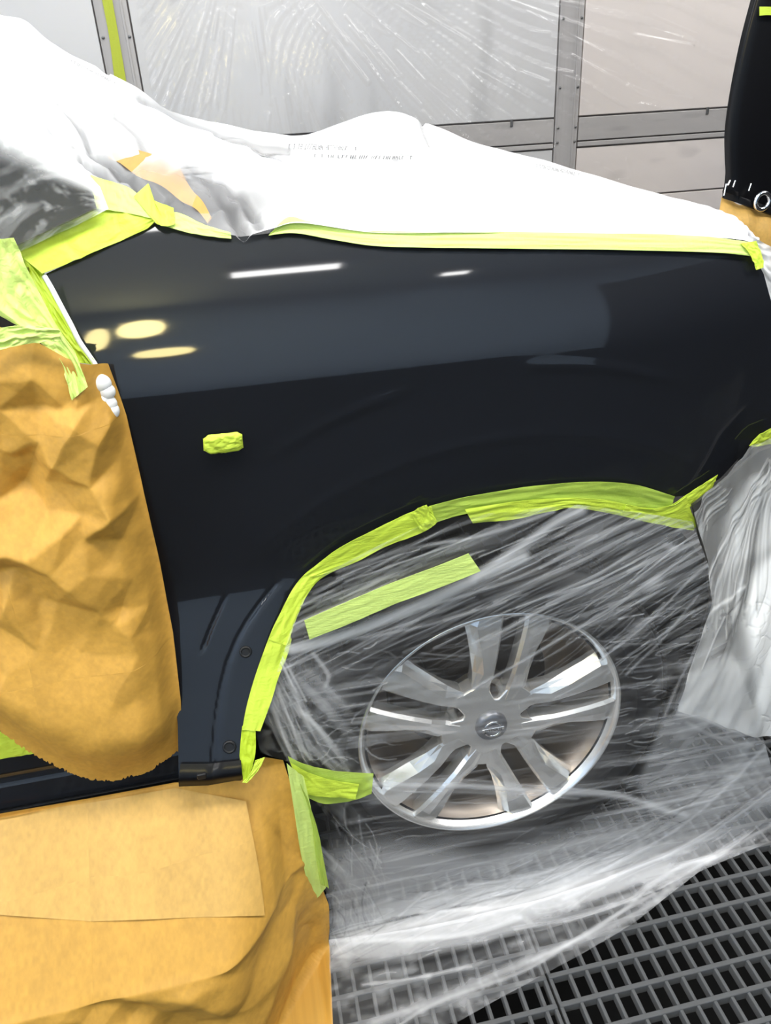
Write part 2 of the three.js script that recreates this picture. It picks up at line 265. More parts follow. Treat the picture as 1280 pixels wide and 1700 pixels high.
const nF = (p) => { const e = 0.0015; return new THREE.Vector3(-(F(p.x + e, p.y) - F(p.x - e, p.y)) / (2 * e), -(F(p.x, p.y + e) - F(p.x, p.y - e)) / (2 * e), 1).normalize(); };
const car = thing('car', 'black car with primed fender, masked all over for spraying', 'car', [0, 0, 0]);
const fTop = [[75, 455], [120, 434], [180, 407], [230, 385], [255, 370], [300, 379], [350, 390], [400, 393], [450, 387], [490, 384], [560, 396], [640, 406], [800, 409], [1000, 411], [1180, 417], [1252, 424]];
const fBot = [[297, 1300], [402, 1293], [403, 1250], [413, 1180], [431, 1110], [458, 1040], [488, 985], [525, 945], [603, 893], [703, 849], [803, 823], [900, 812], [1000, 810], [1070, 816], [1112, 826], [1142, 822], [1195, 795], [1250, 735], [1320, 700], [1400, 672]];
const fLeft = [[75, 455], [105, 510], [135, 565], [165, 610], [200, 668], [225, 780], [255, 930], [280, 1080], [295, 1200], [297, 1300]], fRight = [[1252, 424], [1268, 455], [1283, 510], [1310, 580], [1400, 672]];
{
  const g = coons(fTop, fBot, fLeft, fRight, onF(0), 260, 200, () => 0, { thick: 0.006, normals: nF });
  const fender = part('fender', g, M.paint, car);
  fender.userData.label = 'glossy dark navy front fender';
  // screw holes in the leg
  for (const [x, y, s] of [[408, 1082, 0.007], [381, 1240, 0.008]]) {
    const q = hit(x, y, onF(0)), n = nF(q), m = part('screw_hole', [new THREE.TorusGeometry(s, 0.0022, 8, 20), new THREE.CircleGeometry(s, 20).translate(0, 0, 0.0012)], M.black, fender);
    m.position.copy(q).addScaledVector(n, 0.0006); m.quaternion.setFromUnitVectors(new THREE.Vector3(0, 0, 1), n);
  }
  // turned-in flange at the foot of the leg, with a slot
  const fl = ruled([[300, 1268], [345, 1268], [400, 1262]], [[296, 1308], [345, 1306], [404, 1296]], onF(0.004), 20, 10, (u, v) => 0.006 * Math.sin(v * Math.PI) - 0.004 * ss(0.6, 1, v), { thick: 0.008 });
  const flange = part('foot_flange', fl, M.gloss, fender);
  const q = hit(335, 1288, onF(0.01)); const sl = part('flange_slot', rbox(0.014, 0.010, 0.006, 0.002, 0, 0, 0), M.black, fender); sl.position.copy(q); flange.userData.label = 'black foot flange with a slot';
}
// wheel well
part('wheel_well', (() => { const g = []; const a = new THREE.CylinderGeometry(0.47, 0.47, 0.5, 48, 1, true).rotateX(Math.PI / 2).translate(0.338, 0.335, -0.33); g.push(a, new THREE.CircleGeometry(0.47, 48).translate(0.338, 0.335, -0.57)); return g; })(), std(lin(0.008, 0.008, 0.008), 0.9, { side: THREE.DoubleSide }), car);
// sill, door, glass, hood, bumper under the masking
{
  const s = new THREE.Shape(); s.moveTo(-0.12, 0.27); s.lineTo(-0.03, 0.28); s.lineTo(-0.02, 0.375); s.quadraticCurveTo(0.008, 0.385, 0.010, 0.405); s.lineTo(0.004, 0.44); s.quadraticCurveTo(-0.004, 0.452, 0.0, 0.465); s.lineTo(-0.006, 0.515); s.lineTo(-0.12, 0.53); s.closePath();
  part('sill', new THREE.ExtrudeGeometry(s, { depth: 1.3, bevelEnabled: false, curveSegments: 8 }).rotateY(-Math.PI / 2).scale(1, 1, 1).translate(-0.17, 0, 0).applyMatrix4(new THREE.Matrix4()), M.paint, car);
  const d = new THREE.Shape(); d.moveTo(-0.06, 0.52); d.quadraticCurveTo(-0.012, 0.6, -0.012, 0.8); d.lineTo(-0.012, 1.02); d.lineTo(-0.05, 1.17); d.lineTo(-0.09, 1.17); d.lineTo(-0.09, 0.52); d.closePath();
  part('front_door', new THREE.ExtrudeGeometry(d, { depth: 1.1, bevelEnabled: false, curveSegments: 10 }).rotateY(-Math.PI / 2).translate(-0.235, 0, 0), M.paint, car);
}
const hGlass = (p) => p.z + 0.045 + (p.y - 1.17) * 0.45;
part('door_window', ruled([[-60, 150], [60, 225], [150, 300]], [[-60, 440], [20, 410], [160, 345]], hGlass, 20, 16, () => 0, { thick: 0.004 }), M.glass, car);

// wheel
const WC = new THREE.Vector3(0.338, 0.332, -0.03), RR = 0.2445;
{
  const w = new THREE.Group(); w.name = 'front_wheel'; w.position.copy(WC); w.rotation.x = -1.9 * RAD; car.add(w);
  const L = (pts, n = 96) => new THREE.LatheGeometry(pts.map(([r, z]) => new THREE.Vector2(r, z)), n).rotateX(Math.PI / 2);
  part('tyre', L([[0.226, -0.19], [0.25, -0.21], [0.29, -0.222], [0.318, -0.215], [0.329, -0.2], [0.333, -0.17], [0.334, -0.1], [0.333, -0.03], [0.329, -0.005], [0.318, 0.010], [0.30, 0.017], [0.285, 0.0185], [0.283, 0.0165], [0.268, 0.0155], [0.266, 0.0172], [0.25, 0.010], [0.243, 0.0], [0.236, -0.012], [0.226, -0.014]].reverse()), M.rubber, w);
  const tread = []; for (let k = 0; k < 64; k++) for (const [z, o] of [[-0.03, 0], [-0.085, 0.5], [-0.14, 0]]) tread.push(new THREE.BoxGeometry(0.024, 0.006, 0.044).translate(0, 0.3355, z).rotateZ(((k + o) / 64) * 2 * Math.PI));
  const tb = part('tread_blocks', tread, M.rubber, w); tb.userData.kind = 'stuff';
  part('rim_lip', L([[0.229, -0.016], [0.234, -0.006], [0.2385, 0.0015], [0.2425, 0.002], [RR, -0.001], [0.2445, -0.008], [0.238, -0.014]].reverse()), M.alloy, w);
  part('rim_barrel', L([[0.150, -0.19], [0.205, -0.185], [0.214, -0.1], [0.217, -0.045], [0.226, -0.030], [0.231, -0.014]].reverse()), M.barrel, w).material.side = THREE.DoubleSide;
  part('brake_disc', L([[0.02, -0.13], [0.15, -0.13], [0.152, -0.136], [0.15, -0.15]].reverse(), 48), M.iron, w);
  part('brake_caliper', rbox(0.07, 0.13, 0.05, 0.012, -0.13, 0.02, -0.125, 2), M.iron, w);
  // arm of a double spoke: sections along r; rows across from the slot wall over the crest to the window wall
  function arm(side) {
    const S = [[0.056, 0.0120, 0.027, 0.038], [0.085, 0.0150, 0.034, 0.050], [0.115, 0.0155, 0.036, 0.053], [0.15, 0.0165, 0.044, 0.061], [0.185, 0.018, 0.056, 0.072], [0.212, 0.019, 0.064, 0.082], [0.232, 0.0195, 0.060, 0.086]];
    const pos = [], idx = [], nc = 8;
    S.forEach(([r, i, c, o], k) => {
      const top = -0.0105 + 0.0100 * ss(0.07, 0.135, r) - 0.004 * ss(0.2, 0.232, r), dk = 0.030;
      const f = ss(0.075, 0.145, r), row = [[i + 0.001, top - dk], [i, top - 0.006], [i + 0.005, top], [mix(i, c, 0.55), top - 0.001 * f], [c, top - 0.004 * f], [mix(c, o, 0.6), top - 0.001 - 0.014 * f], [o, top - 0.003 - 0.020 * f], [o - 0.002, top - dk - 0.006]];
      for (const [a, z] of row) pos.push(side * a, r, z);
      if (k) for (let j = 0; j < nc - 1; j++) { const a = (k - 1) * nc + j, b = a + 1, c2 = a + nc, d = c2 + 1; side > 0 ? idx.push(a, b, c2, b, d, c2) : idx.push(a, c2, b, b, c2, d); }
    });
    const g = new THREE.BufferGeometry(); g.setAttribute('position', new THREE.Float32BufferAttribute(pos, 3)); g.setIndex(idx); const ni = g.toNonIndexed(); ni.computeVertexNormals();
    const n = ni.attributes.position.count; ni.setAttribute('uv', new THREE.Float32BufferAttribute(new Float32Array(n * 2), 2)); return ni;
  }
  const armL = arm(-1), armR = arm(1), am = M.alloy.clone(); am.side = THREE.DoubleSide;
  for (let k = 0; k < 5; k++) for (const a of [armL, armR]) { const s = part('spoke', a, am, w); s.rotation.z = (-10 + 72 * k) * RAD; }
  // slot ends: a rounded bridge near the hub
  for (let k = 0; k < 5; k++) { const m = part('lug_nut', [cyl(0.0085, 0.0095, 0.022, 0, 0, 0, 6).rotateX(Math.PI / 2), new THREE.SphereGeometry(0.0085, 10, 6).scale(1, 1, 0.5).translate(0, 0, 0.011)], M.iron, w); const t = (80 + 72 * k) * RAD; m.position.set(Math.cos(t) * 0.0575, Math.sin(t) * 0.0575, -0.035); }
  const hubShape = new THREE.Shape(); hubShape.absarc(0, 0, 0.066, 0, 2 * Math.PI);
  for (let k = 0; k < 5; k++) { const t = (80 + 72 * k) * RAD, p = new THREE.Path(); p.absarc(Math.cos(t) * 0.058, Math.sin(t) * 0.058, 0.0125, 0, 2 * Math.PI, true); }
  const star = new THREE.Shape(); const NP = 120;
  for (let k = 0; k <= NP; k++) { const t = (k / NP) * 2 * Math.PI, ph = ((t / RAD - 80 + 720 + 36) % 72) - 36, r = 0.090 - 0.036 * Math.exp(-((ph / 13.5) ** 4)); k ? star.lineTo(Math.cos(t) * r, Math.sin(t) * r) : star.moveTo(Math.cos(t) * r, Math.sin(t) * r); }
  part('hub', [new THREE.ExtrudeGeometry(star, { depth: 0.028, bevelEnabled: true, bevelSize: 0.003, bevelThickness: 0.004, bevelSegments: 4, curveSegments: 8 }).translate(0, 0, -0.0432)], M.alloy, w);
  part('hub_plate', [cyl(0.075, 0.075, 0.03, 0, 0, 0, 32).rotateX(Math.PI / 2).translate(0, 0, -0.062)], M.alloyDark, w);
  part('centre_cap', L([[0, -0.001], [0.02, -0.0015], [0.0275, -0.004], [0.0295, -0.009], [0.0295, -0.014]].reverse(), 48), M.cap, w);
  const font = await new FontLoader().loadAsync('fonts/droid/droid_sans_bold.typeface.json');
  const arcs = [0, 1].map((k) => new THREE.TorusGeometry(0.0155, 0.0022, 8, 32, 130 * RAD).rotateZ((25 + 180 * k) * RAD).scale(1, 1, 0.6));
  part('emblem_ring', arcs.concat([rbox(0.041, 0.0075, 0.003, 0.001)]), M.chrome, w);
  const tg = new TextGeometry('NISSAN', { font, size: 0.0048, depth: 0.0008, curveSegments: 3 }); tg.computeBoundingBox(); tg.translate(-(tg.boundingBox.max.x + tg.boundingBox.min.x) / 2, -0.0024, 0.0014).scale(1.35, 1, 1);
  part('emblem_letters', tg, M.black, w);
}

// ---------------------------------------------------------------- hood film and what lies under it
const ridge = [[-40, 8, -0.95], [0, 25, -0.95], [40, 33, -0.95], [100, 80, -0.92], [200, 130, -0.9], [300, 185, -0.88], [400, 212, -0.86], [500, 225, -0.86], [570, 203, -0.86], [645, 184, -0.86], [720, 208, -0.84], [800, 240, -0.82], [900, 265, -0.8], [1000, 296, -0.78], [1100, 325, -0.74], [1200, 353, -0.6], [1262, 402, -0.12]];
const low = [[-40, 185, -0.42, 0.9], [0, 206, -0.40, 0.9], [60, 236, -0.36, 0.95], [130, 292, -0.28, 0.95], [165, 322, -0.2, 0.6], [250, 335, -0.12, 0.22], [330, 378, -0.075, 0.22], [400, 391, -0.06, 0.4], [450, 380, -0.06, 0.95], [500, 370, -0.06, 1], [620, 386, -0.055, 1], [760, 386, -0.05, 1], [900, 387, -0.05, 1], [1050, 390, -0.05, 1], [1180, 394, -0.05, 1], [1240, 400, -0.06, 1], [1258, 412, -0.08, 1]];
const between = (t, bulge = 0, a = null) => low.map((p, i) => { const q = ridge[i]; return [mix(p[0], q[0], t), mix(p[1], q[1], t) - bulge * 0, mix(p[2], q[2], t), a ? a[i] : 1]; });
const midA = [0.95, 0.95, 0.97, 0.95, 0.5, 0.22, 0.26, 0.45, 0.97, 1, 1, 1, 1, 1, 1, 1, 1];
const filmMat = (o = {}) => phys(lin(0.93, 0.93, 0.94), 0.32, { transparent: true, vertexColors: true, side: THREE.DoubleSide, ...o });
const hoodRows = [low, between(0.3, 0, midA), between(0.65), ridge.map((p) => [...p, 1]), ridge.map(([x, y, z]) => [x + 10, y + 55, z - 0.5, 1])];
function toPhoto(x, y, z) { const d = new THREE.Vector3(x, y, z).sub(EYE), w = d.dot(DIR); return [640 + (FOC * d.dot(RIGHT)) / w, 850 - (FOC * d.dot(UPV)) / w]; }
const valleys = [[[[230, 158], [330, 205], [420, 232], [480, 241]], 7, 0.45], [[[360, 222], [430, 243], [480, 251]], 5, 0.5], [[[420, 244], [468, 262]], 5, 0.45], [[[100, 62], [180, 118]], 4, 0.3], [[[0, 148], [60, 190], [120, 240]], 7, 0.25], [[[95, 160], [130, 205], [145, 240]], 5, 0.35], [[[190, 185], [225, 215], [245, 245]], 8, 0.4], [[[700, 195], [706, 215], [716, 238]], 4, 0.3], [[[760, 262], [840, 262]], 3, 0.3], [[[640, 250], [700, 252], [760, 246]], 4, 0.3],
  [[[315, 270], [350, 300], [385, 345], [405, 385]], 10, 0.36], [[[350, 285], [395, 320], [430, 370]], 8, 0.36], [[[150, 250], [220, 300], [280, 340], [335, 378]], 7, 0.3], [[[130, 262], [200, 310], [250, 335]], 6, 0.3]];  // fold shading put into the film as lower opacity along these lines
const foldAt = (u, v, seed) => (0.005 * fbm(u * 40 + v * 9, v * 3, seed, 3) + 0.003 * tri(u * 23 + v * 3 + 0.6 * vn(u * 9, v * 4, seed))) * (1 - 0.75 * ss(0.5, 0.72, v));
const hoodFilm = tag(obj('hood_film', loft(hoodRows, 300, 130, (u, v, c) => { const [x, y] = toPhoto(c[0], c[1], c[2]); let d = 0; for (const [pts, w, a] of valleys) { const k = clamp(1.25 - segDist(x + 4 * vn(x / 30, y / 30, 6), y, pts) / (w * 1.25)); c[3] *= 1 - Math.min(0.85, a * 1.5) * k; d -= 0.010 * k; } return foldAt(u, v, 31) * ss(0, 0.1, v) + d; }, {}), filmMat()), 'bright white plastic masking film draped over hood and windshield', 'plastic film');
part('hood', loft([low.slice(5), between(0.3).slice(5), between(0.65).slice(5), ridge.slice(5)], 60, 30, (u) => -0.03 - 0.09 * ss(0.25, 0.05, u), { plain: true }), M.paint, car);
part('windshield', loft([low.slice(0, 6), between(0.3).slice(0, 6), between(0.65).slice(0, 6), ridge.slice(0, 6)], 40, 30, () => -0.13, { plain: true }), std(lin(0.06, 0.06, 0.065), 0.3), car);
const onFilm = (x, y, dz) => { const p = hoodFilm.geometry.attributes.position; let b = 1e9, k = 0; for (let i = 0; i < p.count * 0.74; i++) { const q = toPhoto(p.getX(i), p.getY(i), p.getZ(i)), d = (q[0] - x) ** 2 + (q[1] - y) ** 2; if (d < b) { b = d; k = i; } } return [x, y, p.getZ(k) + dz]; };
{ // rows of small illegible print on the film
  const printTex = tex(512, 64, (c, w, h) => { const r = rng(77); c.clearRect(0, 0, w, h); c.fillStyle = '#3a3a3c'; for (let x = 6; x < w - 14;) { if (r() < 0.13) { x += 16; continue; } const k = r(), lw = 3 + r() * 2; if (k < 0.5) { c.fillRect(x, 8, lw, 46); c.fillRect(x, r() < 0.5 ? 8 : 48, 11, 6); } else if (k < 0.8) { c.fillRect(x, 8, lw, 46); c.fillRect(x + 9, 8, lw, 46); c.fillRect(x, 28, 12, 5); } else { c.fillRect(x, 8, 12, 6); c.fillRect(x + 4, 8, lw, 46); } x += 18; } });
  const pm = std(lin(0.12, 0.12, 0.125), 0.5, { map: printTex, transparent: true, side: THREE.DoubleSide });
  const mk = (a, b, n) => part('print', loft([a, b].map((r) => r.map(([x, y]) => onFilm(x, y, 0.03))), n, 2, () => 0, { plain: true, uvOf: (p, u, v) => [u, 1 - v] }), pm, hoodFilm);
  mk([[478, 238], [500, 237], [520, 237], [545, 239], [570, 241], [600, 243]], [[478, 250], [500, 250], [520, 250], [545, 251], [570, 251], [600, 251]], 12);
  mk([[520, 255], [600, 257], [690, 258]], [[520, 262], [600, 265], [690, 266]], 12);
  mk([[118, 98], [160, 119], [196, 137]], [[116, 104], [158, 125], [194, 143]], 8);
  mk([[890, 271], [930, 279], [965, 288]], [[890, 279], [930, 287], [965, 295]], 8);
}
tag(obj('masking_paper', loft([[[182, 236], [230, 254], [290, 276], [312, 300], [352, 366]].map(([x, y]) => onFilm(x, y, -0.028)), [[180, 264], [225, 292], [265, 302], [298, 326], [345, 374]].map(([x, y]) => onFilm(x, y, -0.028))], 30, 6, (u) => 0.006 * Math.sin(u * 9), { plain: true }), M.paper), 'narrow strip of brown paper showing through film at windshield base', 'paper');
// film over the door window
tag(obj('window_film', ruled([[-30, 130], [30, 172], [70, 210], [130, 272], [166, 310]], [[-30, 440], [20, 424], [70, 400], [130, 372], [180, 346]], (p) => hGlass(p) - 0.012, 130, 110, (u, v, q) => 0.004 * fbm(q.x * 14, q.y * 22, 41, 3), { alpha: (() => { const a = []; for (let j = 0; j <= 110; j++) for (let i = 0; i <= 130; i++) { const u = i / 130, v = j / 110; a.push(clamp(0.045 + 0.92 * ss(0.44, 0.12, v - 0.1 * u) + 0.30 * Math.max(0, fbm((u - 0.4 * v) * 3, (v + 0.5 * u) * 13, 43, 4)) + 0.5 * Math.max(0, fbm((u + v) * 6, (v - 0.7 * u) * 9, 49, 4) - 0.16) + 0.5 * ss(0.86, 1, u))); } return a; })() }), filmMat()), 'wrinkled clear film over the dark door window at the left edge', 'plastic film');

// ---------------------------------------------------------------- brown paper on the door
function triangulate(p) {   // Delaunay, for sheets that break into flat facets
  const big = [[-9e3, -9e3], [9e3, -9e3], [0, 18e3]], P0 = p.map(([x, y]) => [x, y]).concat(big), n = p.length; let T = [[n, n + 1, n + 2]];
  const inC = (t, q) => { const [a, b, c] = t.map((i) => P0[i]), ax = a[0] - q[0], ay = a[1] - q[1], bx = b[0] - q[0], by = b[1] - q[1], cx = c[0] - q[0], cy = c[1] - q[1]; const d = (ax * ax + ay * ay) * (bx * cy - cx * by) - (bx * bx + by * by) * (ax * cy - cx * ay) + (cx * cx + cy * cy) * (ax * by - bx * ay), o = (b[0] - a[0]) * (c[1] - a[1]) - (c[0] - a[0]) * (b[1] - a[1]); return o > 0 ? d > 0 : d < 0; };
  for (let i = 0; i < n; i++) { const bad = T.filter((t) => inC(t, P0[i])), E = new Map(); for (const t of bad) for (let k = 0; k < 3; k++) { const e = [t[k], t[(k + 1) % 3]], key = Math.min(...e) + '_' + Math.max(...e); E.set(key, E.has(key) ? null : e); } T = T.filter((t) => !bad.includes(t)); for (const e of E.values()) if (e) T.push([e[0], e[1], i]); }
  return T.filter((t) => t.every((i) => i < n));
}
function facets(p) {
  const T = triangulate(p);
  return (x, y) => { for (const t of T) { const [a, b, c] = t.map((i) => p[i]), d = (b[1] - c[1]) * (a[0] - c[0]) + (c[0] - b[0]) * (a[1] - c[1]); const u = ((b[1] - c[1]) * (x - c[0]) + (c[0] - b[0]) * (y - c[1])) / d, v = ((c[1] - a[1]) * (x - c[0]) + (a[0] - c[0]) * (y - c[1])) / d; if (u >= -1e-6 && v >= -1e-6 && u + v <= 1 + 1e-6) return u * a[2] + v * b[2] + (1 - u - v) * c[2]; } return 0; };
}
{
  const hP = (p) => p.z - 0.022 - 0.03 * ss(0.75, 0.55, p.y), cr = crumpler(5, 6, 5, 22);
  // creases and hollows of the big folds: x, y in half pixels from the paper's top corner, height in millimetres
  const bumps = facets([[-300, 60, 5], [0, 60, 6], [130, 60, 10], [210, 140, 12], [340, 170, 2], [0, 200, 15], [120, 190, 20], [240, 290, 14], [330, 290, 5], [-300, 305, 8], [0, 305, 8], [140, 305, 4], [270, 300, 15], [275, 350, 32], [360, 410, 27], [430, 480, 2], [40, 560, -9], [75, 595, -16], [120, 480, -3], [0, 480, -4], [-300, 480, -4], [150, 420, 14], [200, 490, 28], [165, 560, 3], [0, 640, -5], [-300, 640, -5], [60, 640, 0], [180, 670, 8], [240, 718, 31], [300, 655, 18], [405, 662, 38], [330, 560, 27],
    [-300, 800, 28], [0, 800, 30], [55, 795, 33], [110, 800, 38], [200, 840, 38], [260, 895, 42], [335, 850, 36], [300, 740, 25], [-300, 880, 4], [0, 880, 5], [60, 850, 10], [150, 950, 13], [220, 960, 20], [400, 820, 18], [440, 760, 12], [500, 640, 6], [470, 880, 19], [560, 900, 5], [370, 980, 34], [480, 1080, 32], [540, 1220, 27], [600, 1345, 17], [315, 938, 38], [425, 1030, 33], [510, 1150, 29], [570, 1285, 22], [440, 985, 20], [515, 1085, 19], [575, 1215, 13], [600, 1300, 8], [530, 1000, 20], [590, 1110, 8], [565, 1170, 18], [630, 1330, 6],
    [30, 990, 24], [-300, 1050, 15], [0, 1050, 15], [170, 1150, 26], [300, 1150, 24], [-300, 1240, 20], [0, 1240, 21], [50, 1205, 30], [240, 1290, 31], [400, 1340, 36], [490, 1440, 38], [-300, 1300, 33], [0, 1330, 36], [150, 1450, 40], [300, 1560, 42], [400, 1605, 38], [520, 1570, 38], [640, 1500, 20], [640, 1370, 13], [560, 1400, 31], [-300, 1420, 22], [0, 1420, 23], [150, 1545, 25], [280, 1620, 26], [400, 1650, 24], [560, 1620, 22], [690, 1540, 12], [690, 1700, 10], [300, 1720, 15], [-300, 1700, 10], [690, 60, 0], [500, 200, 0], [690, 800, 0], [-300, -60, 0], [690, -60, 0]]);
  const T = [[-110, 500], [60, 560], [110, 590], [150, 607], [176, 612]], R = [[176, 612], [207, 700], [237, 830], [264, 950], [285, 1060], [299, 1180], [302, 1262]], r = rng(9);
  const B = resample([[-110, 1130], [40, 1240], [110, 1275], [155, 1289], [190, 1291], [230, 1281], [302, 1262]], 150), torn = (u) => (r() < 0.18 ? -5 * r() : 2.5 * r()) * ss(0.15, 0.4, u);
  const g = coons(T, B, [[-110, 500], [-110, 1130]], R, hP, 190, 300, (u, v, q) => {
    const [x0, y0] = toPhoto(q.x, q.y, q.z), x = x0 * 2.133 + 7 * vn(x0 / 25, y0 / 25, 61), y = (y0 - 531) * 2.133 + 7 * vn(x0 / 25, y0 / 25, 62);
    const d = (bumps(x, y) * 2 + bumps(x + 9, y + 5) + bumps(x - 9, y - 5) + bumps(x + 5, y - 9) + bumps(x - 5, y + 9)) / 6;
    return d * 0.0012 * ss(1, 0.93, u) * (1 - 0.85 * ss(0.86, 1, v)) + cr(q.x, q.y) * (0.004 * ss(0.8, 0.4, v) + 0.006) - 0.022 * ss(0.85, 1, u);
  }, { torn });
  tag(obj('masking_paper', g, M.paper), 'crumpled brown masking paper hanging over the door, torn along its bottom edge', 'paper');
}
// lower paper: slopes out from the sill, breaks at a fold and hangs to the floor
{
  const zl = (x, y) => 0.022 + (0.17 * ss(0.02, -0.16, x) + 0.045) * Math.min(1, Math.max(0, (0.40 - y) / 0.165)) + 0.02 * clamp((0.235 - y) / 0.23);
  const hL = (p) => Math.min(p.z - zl(p.x, p.y), p.y - 0.022), cr = crumpler(17, 6, 4, 16);
  const T = [[-160, 1378], [150, 1325], [290, 1299], [400, 1296], [440, 1257], [470, 1262]], R = [[470, 1262], [482, 1300], [515, 1420], [545, 1500], [547, 1560], [550, 1640], [554, 1740]];
  const g = coons(T, [[-160, 1740], [554, 1740]], [[-160, 1378], [-160, 1740]], R, hL, 220, 190, (u, v, q) => {
    const under = ss(0.245, 0.215, q.y);
    return Math.max(-0.012, cr(q.x, q.y * 1.3 + q.z) * (0.008 + 0.03 * under) * ss(0, 0.08, v) * ss(1, 0.95, u) + 0.014 * under * fbm(q.x * 7 + q.y * 6, q.y * 9, 71, 3) - 0.012 * Math.max(0, 1 - Math.abs(q.x + 0.05 - 0.02 * v) / 0.03) * ss(0.1, 0.3, v));
  });
  const low2 = tag(obj('masking_paper', g, M.paper), 'smooth brown paper skirt hanging from the sill to the floor, bottom left', 'paper');
  const f = coons([[-30, 1360], [150, 1333], [290, 1308], [408, 1330]], [[-30, 1516], [150, 1530], [300, 1524], [438, 1520]], [[-30, 1360], [-30, 1516]], [[408, 1330], [428, 1440], [436, 1500], [438, 1520]], (p) => hL(p) - 0.005, 120, 60, (u, v, q) => cr(q.x, q.y * 1.3 + q.z) * 0.008 + 0.002 * Math.sin(u * 14));
  part('folded_flap', f, M.paperFlap, low2).userData.label = 'paler folded flap';
}
// foam on the door edge
{
  const g = []; const c = [[171, 637, 0.0120], [171, 663, 0.0120], [184, 682, 0.0125], [179, 650, 0.011], [182, 670, 0.011]];
  for (const [x, y, s] of c) { const q = atZ(x - 3, y, 0.010); g.push(new THREE.SphereGeometry(s, 20, 14).scale(1, 0.95, 0.8).translate(q.x, q.y, q.z)); }
  const pts = smooth([[77, 458], [90, 480], [108, 514], [122, 540], [135, 566], [150, 588], [166, 612], [180, 642], [192, 668]], 40).map(([x, y]) => hit(x - 3, y, onF(-0.002)));
  g.push(new THREE.TubeGeometry(new THREE.CatmullRomCurve3(pts), 60, 0.0036, 8));
  tag(obj('foam_strip', g, M.foam), 'white foam strip with rounded lumps stuck along the fender edge', 'foam strip');
}

// ---------------------------------------------------------------- masking film round the wheel
const zf = (x, y) => 0.030 + 0.03 * ss(0.55, 0.1, y);
const smin = (a, b, k) => { const t = clamp(0.5 + (0.5 * (b - a)) / k); return mix(b, a, t) - k * t * (1 - t); };
const hW = (p) => smin(p.z - zf(p.x, p.y), p.y - 0.012, 0.05);
const sOf = (q) => q.y - Math.max(0, q.z - 0.06);
const X0 = -0.2, X1 = 1.2, S0 = -0.5, S1 = 0.95;
const CW = 1700, CH = Math.round((CW * (S1 - S0)) / (X1 - X0));
const toCanvas = (x, y, h = hW) => { const q = hit(x, y, h); return [((q.x - X0) / (X1 - X0)) * CW, (1 - (sOf(q) - S0) / (S1 - S0)) * CH]; };
const uvW = (q) => [(q.x - X0) / (X1 - X0), (sOf(q) - S0) / (S1 - S0)];
function strokeAt(c, pts, width, a, dark) { // soft wide line through photo points
  const q = smooth(pts, 24).map(([x, y]) => toCanvas(x, y));
  for (const [k, m] of [[1, 0.35], [0.62, 0.4], [0.3, 0.55]]) { c.strokeStyle = dark ? `rgba(0,0,0,${a * m})` : `rgba(255,255,255,${a * m})`; c.lineWidth = width * k; c.lineCap = 'round'; c.lineJoin = 'round'; c.beginPath(); q.forEach(([x, y], i) => (i ? c.lineTo(x, y) : c.moveTo(x, y))); c.stroke(); }
}
function hatch(c, r, quad, n, angle, len, w, a, o = {}) { // fine strokes of crease whitening and painted glints inside a photo quad
  for (let k = 0; k < n; k++) {
    const u = r(), v = r(), x = mix(mix(quad[0][0], quad[1][0], u), mix(quad[3][0], quad[2][0], u), v), y = mix(mix(quad[0][1], quad[1][1], u), mix(quad[3][1], quad[2][1], u), v);
    const t = (typeof angle === 'function' ? angle(x, y) : angle) + (r() - 0.5) * (o.spread ?? 0.25), L = len * (0.3 + r() * 0.9), bend = (r() - 0.5) * (o.bend ?? 0.25), pts = [];
    for (let i = 0; i <= 4; i++) { const s = (i / 4 - 0.5) * L, tt = t + bend * (i / 4 - 0.5) * 2; pts.push(toCanvas(x + Math.cos(tt) * s, y + Math.sin(tt) * s)); }
    const dark = r() < (o.dark ?? 0.3), al = a * (0.15 + r() * r());
    c.strokeStyle = dark ? `rgba(0,0,0,${al * 1.2})` : `rgba(255,255,255,${al})`; c.lineWidth = w * (0.4 + r() * r() * 1.6); c.lineCap = 'round';
    c.beginPath(); pts.forEach(([p, q], i) => (i ? c.lineTo(p, q) : c.moveTo(p, q))); c.stroke();
  }
}
function blot(c, x, y, rx, ry, rot, a, dark) { const [p, q] = toCanvas(x, y); c.save(); c.translate(p, q); c.rotate(rot); c.scale(rx, ry); const g = c.createRadialGradient(0, 0, 0, 0, 0, 1), col = dark ? '0,0,0' : '255,255,255'; g.addColorStop(0, `rgba(${col},${a})`); g.addColorStop(0.6, `rgba(${col},${a * 0.5})`); g.addColorStop(1, `rgba(${col},0)`); c.fillStyle = g; c.beginPath(); c.arc(0, 0, 1, 0, 7); c.fill(); c.restore(); }
function layer(c, blur, draw) { const q = document.createElement('canvas'); q.width = c.canvas.width; q.height = c.canvas.height; draw(q.getContext('2d')); c.save(); if (blur) c.filter = `blur(${blur}px)`; c.drawImage(q, 0, 0); c.restore(); }
function fillPoly(c, pts, a, blur, dark, at = toCanvas) { c.save(); c.fillStyle = dark ? `rgba(0,0,0,${a})` : `rgba(255,255,255,${a})`; c.beginPath(); pts.forEach(([x, y], i) => { const [p, q] = at(x, y); i ? c.lineTo(p, q) : c.moveTo(p, q); }); c.closePath(); c.fill(); c.restore(); }
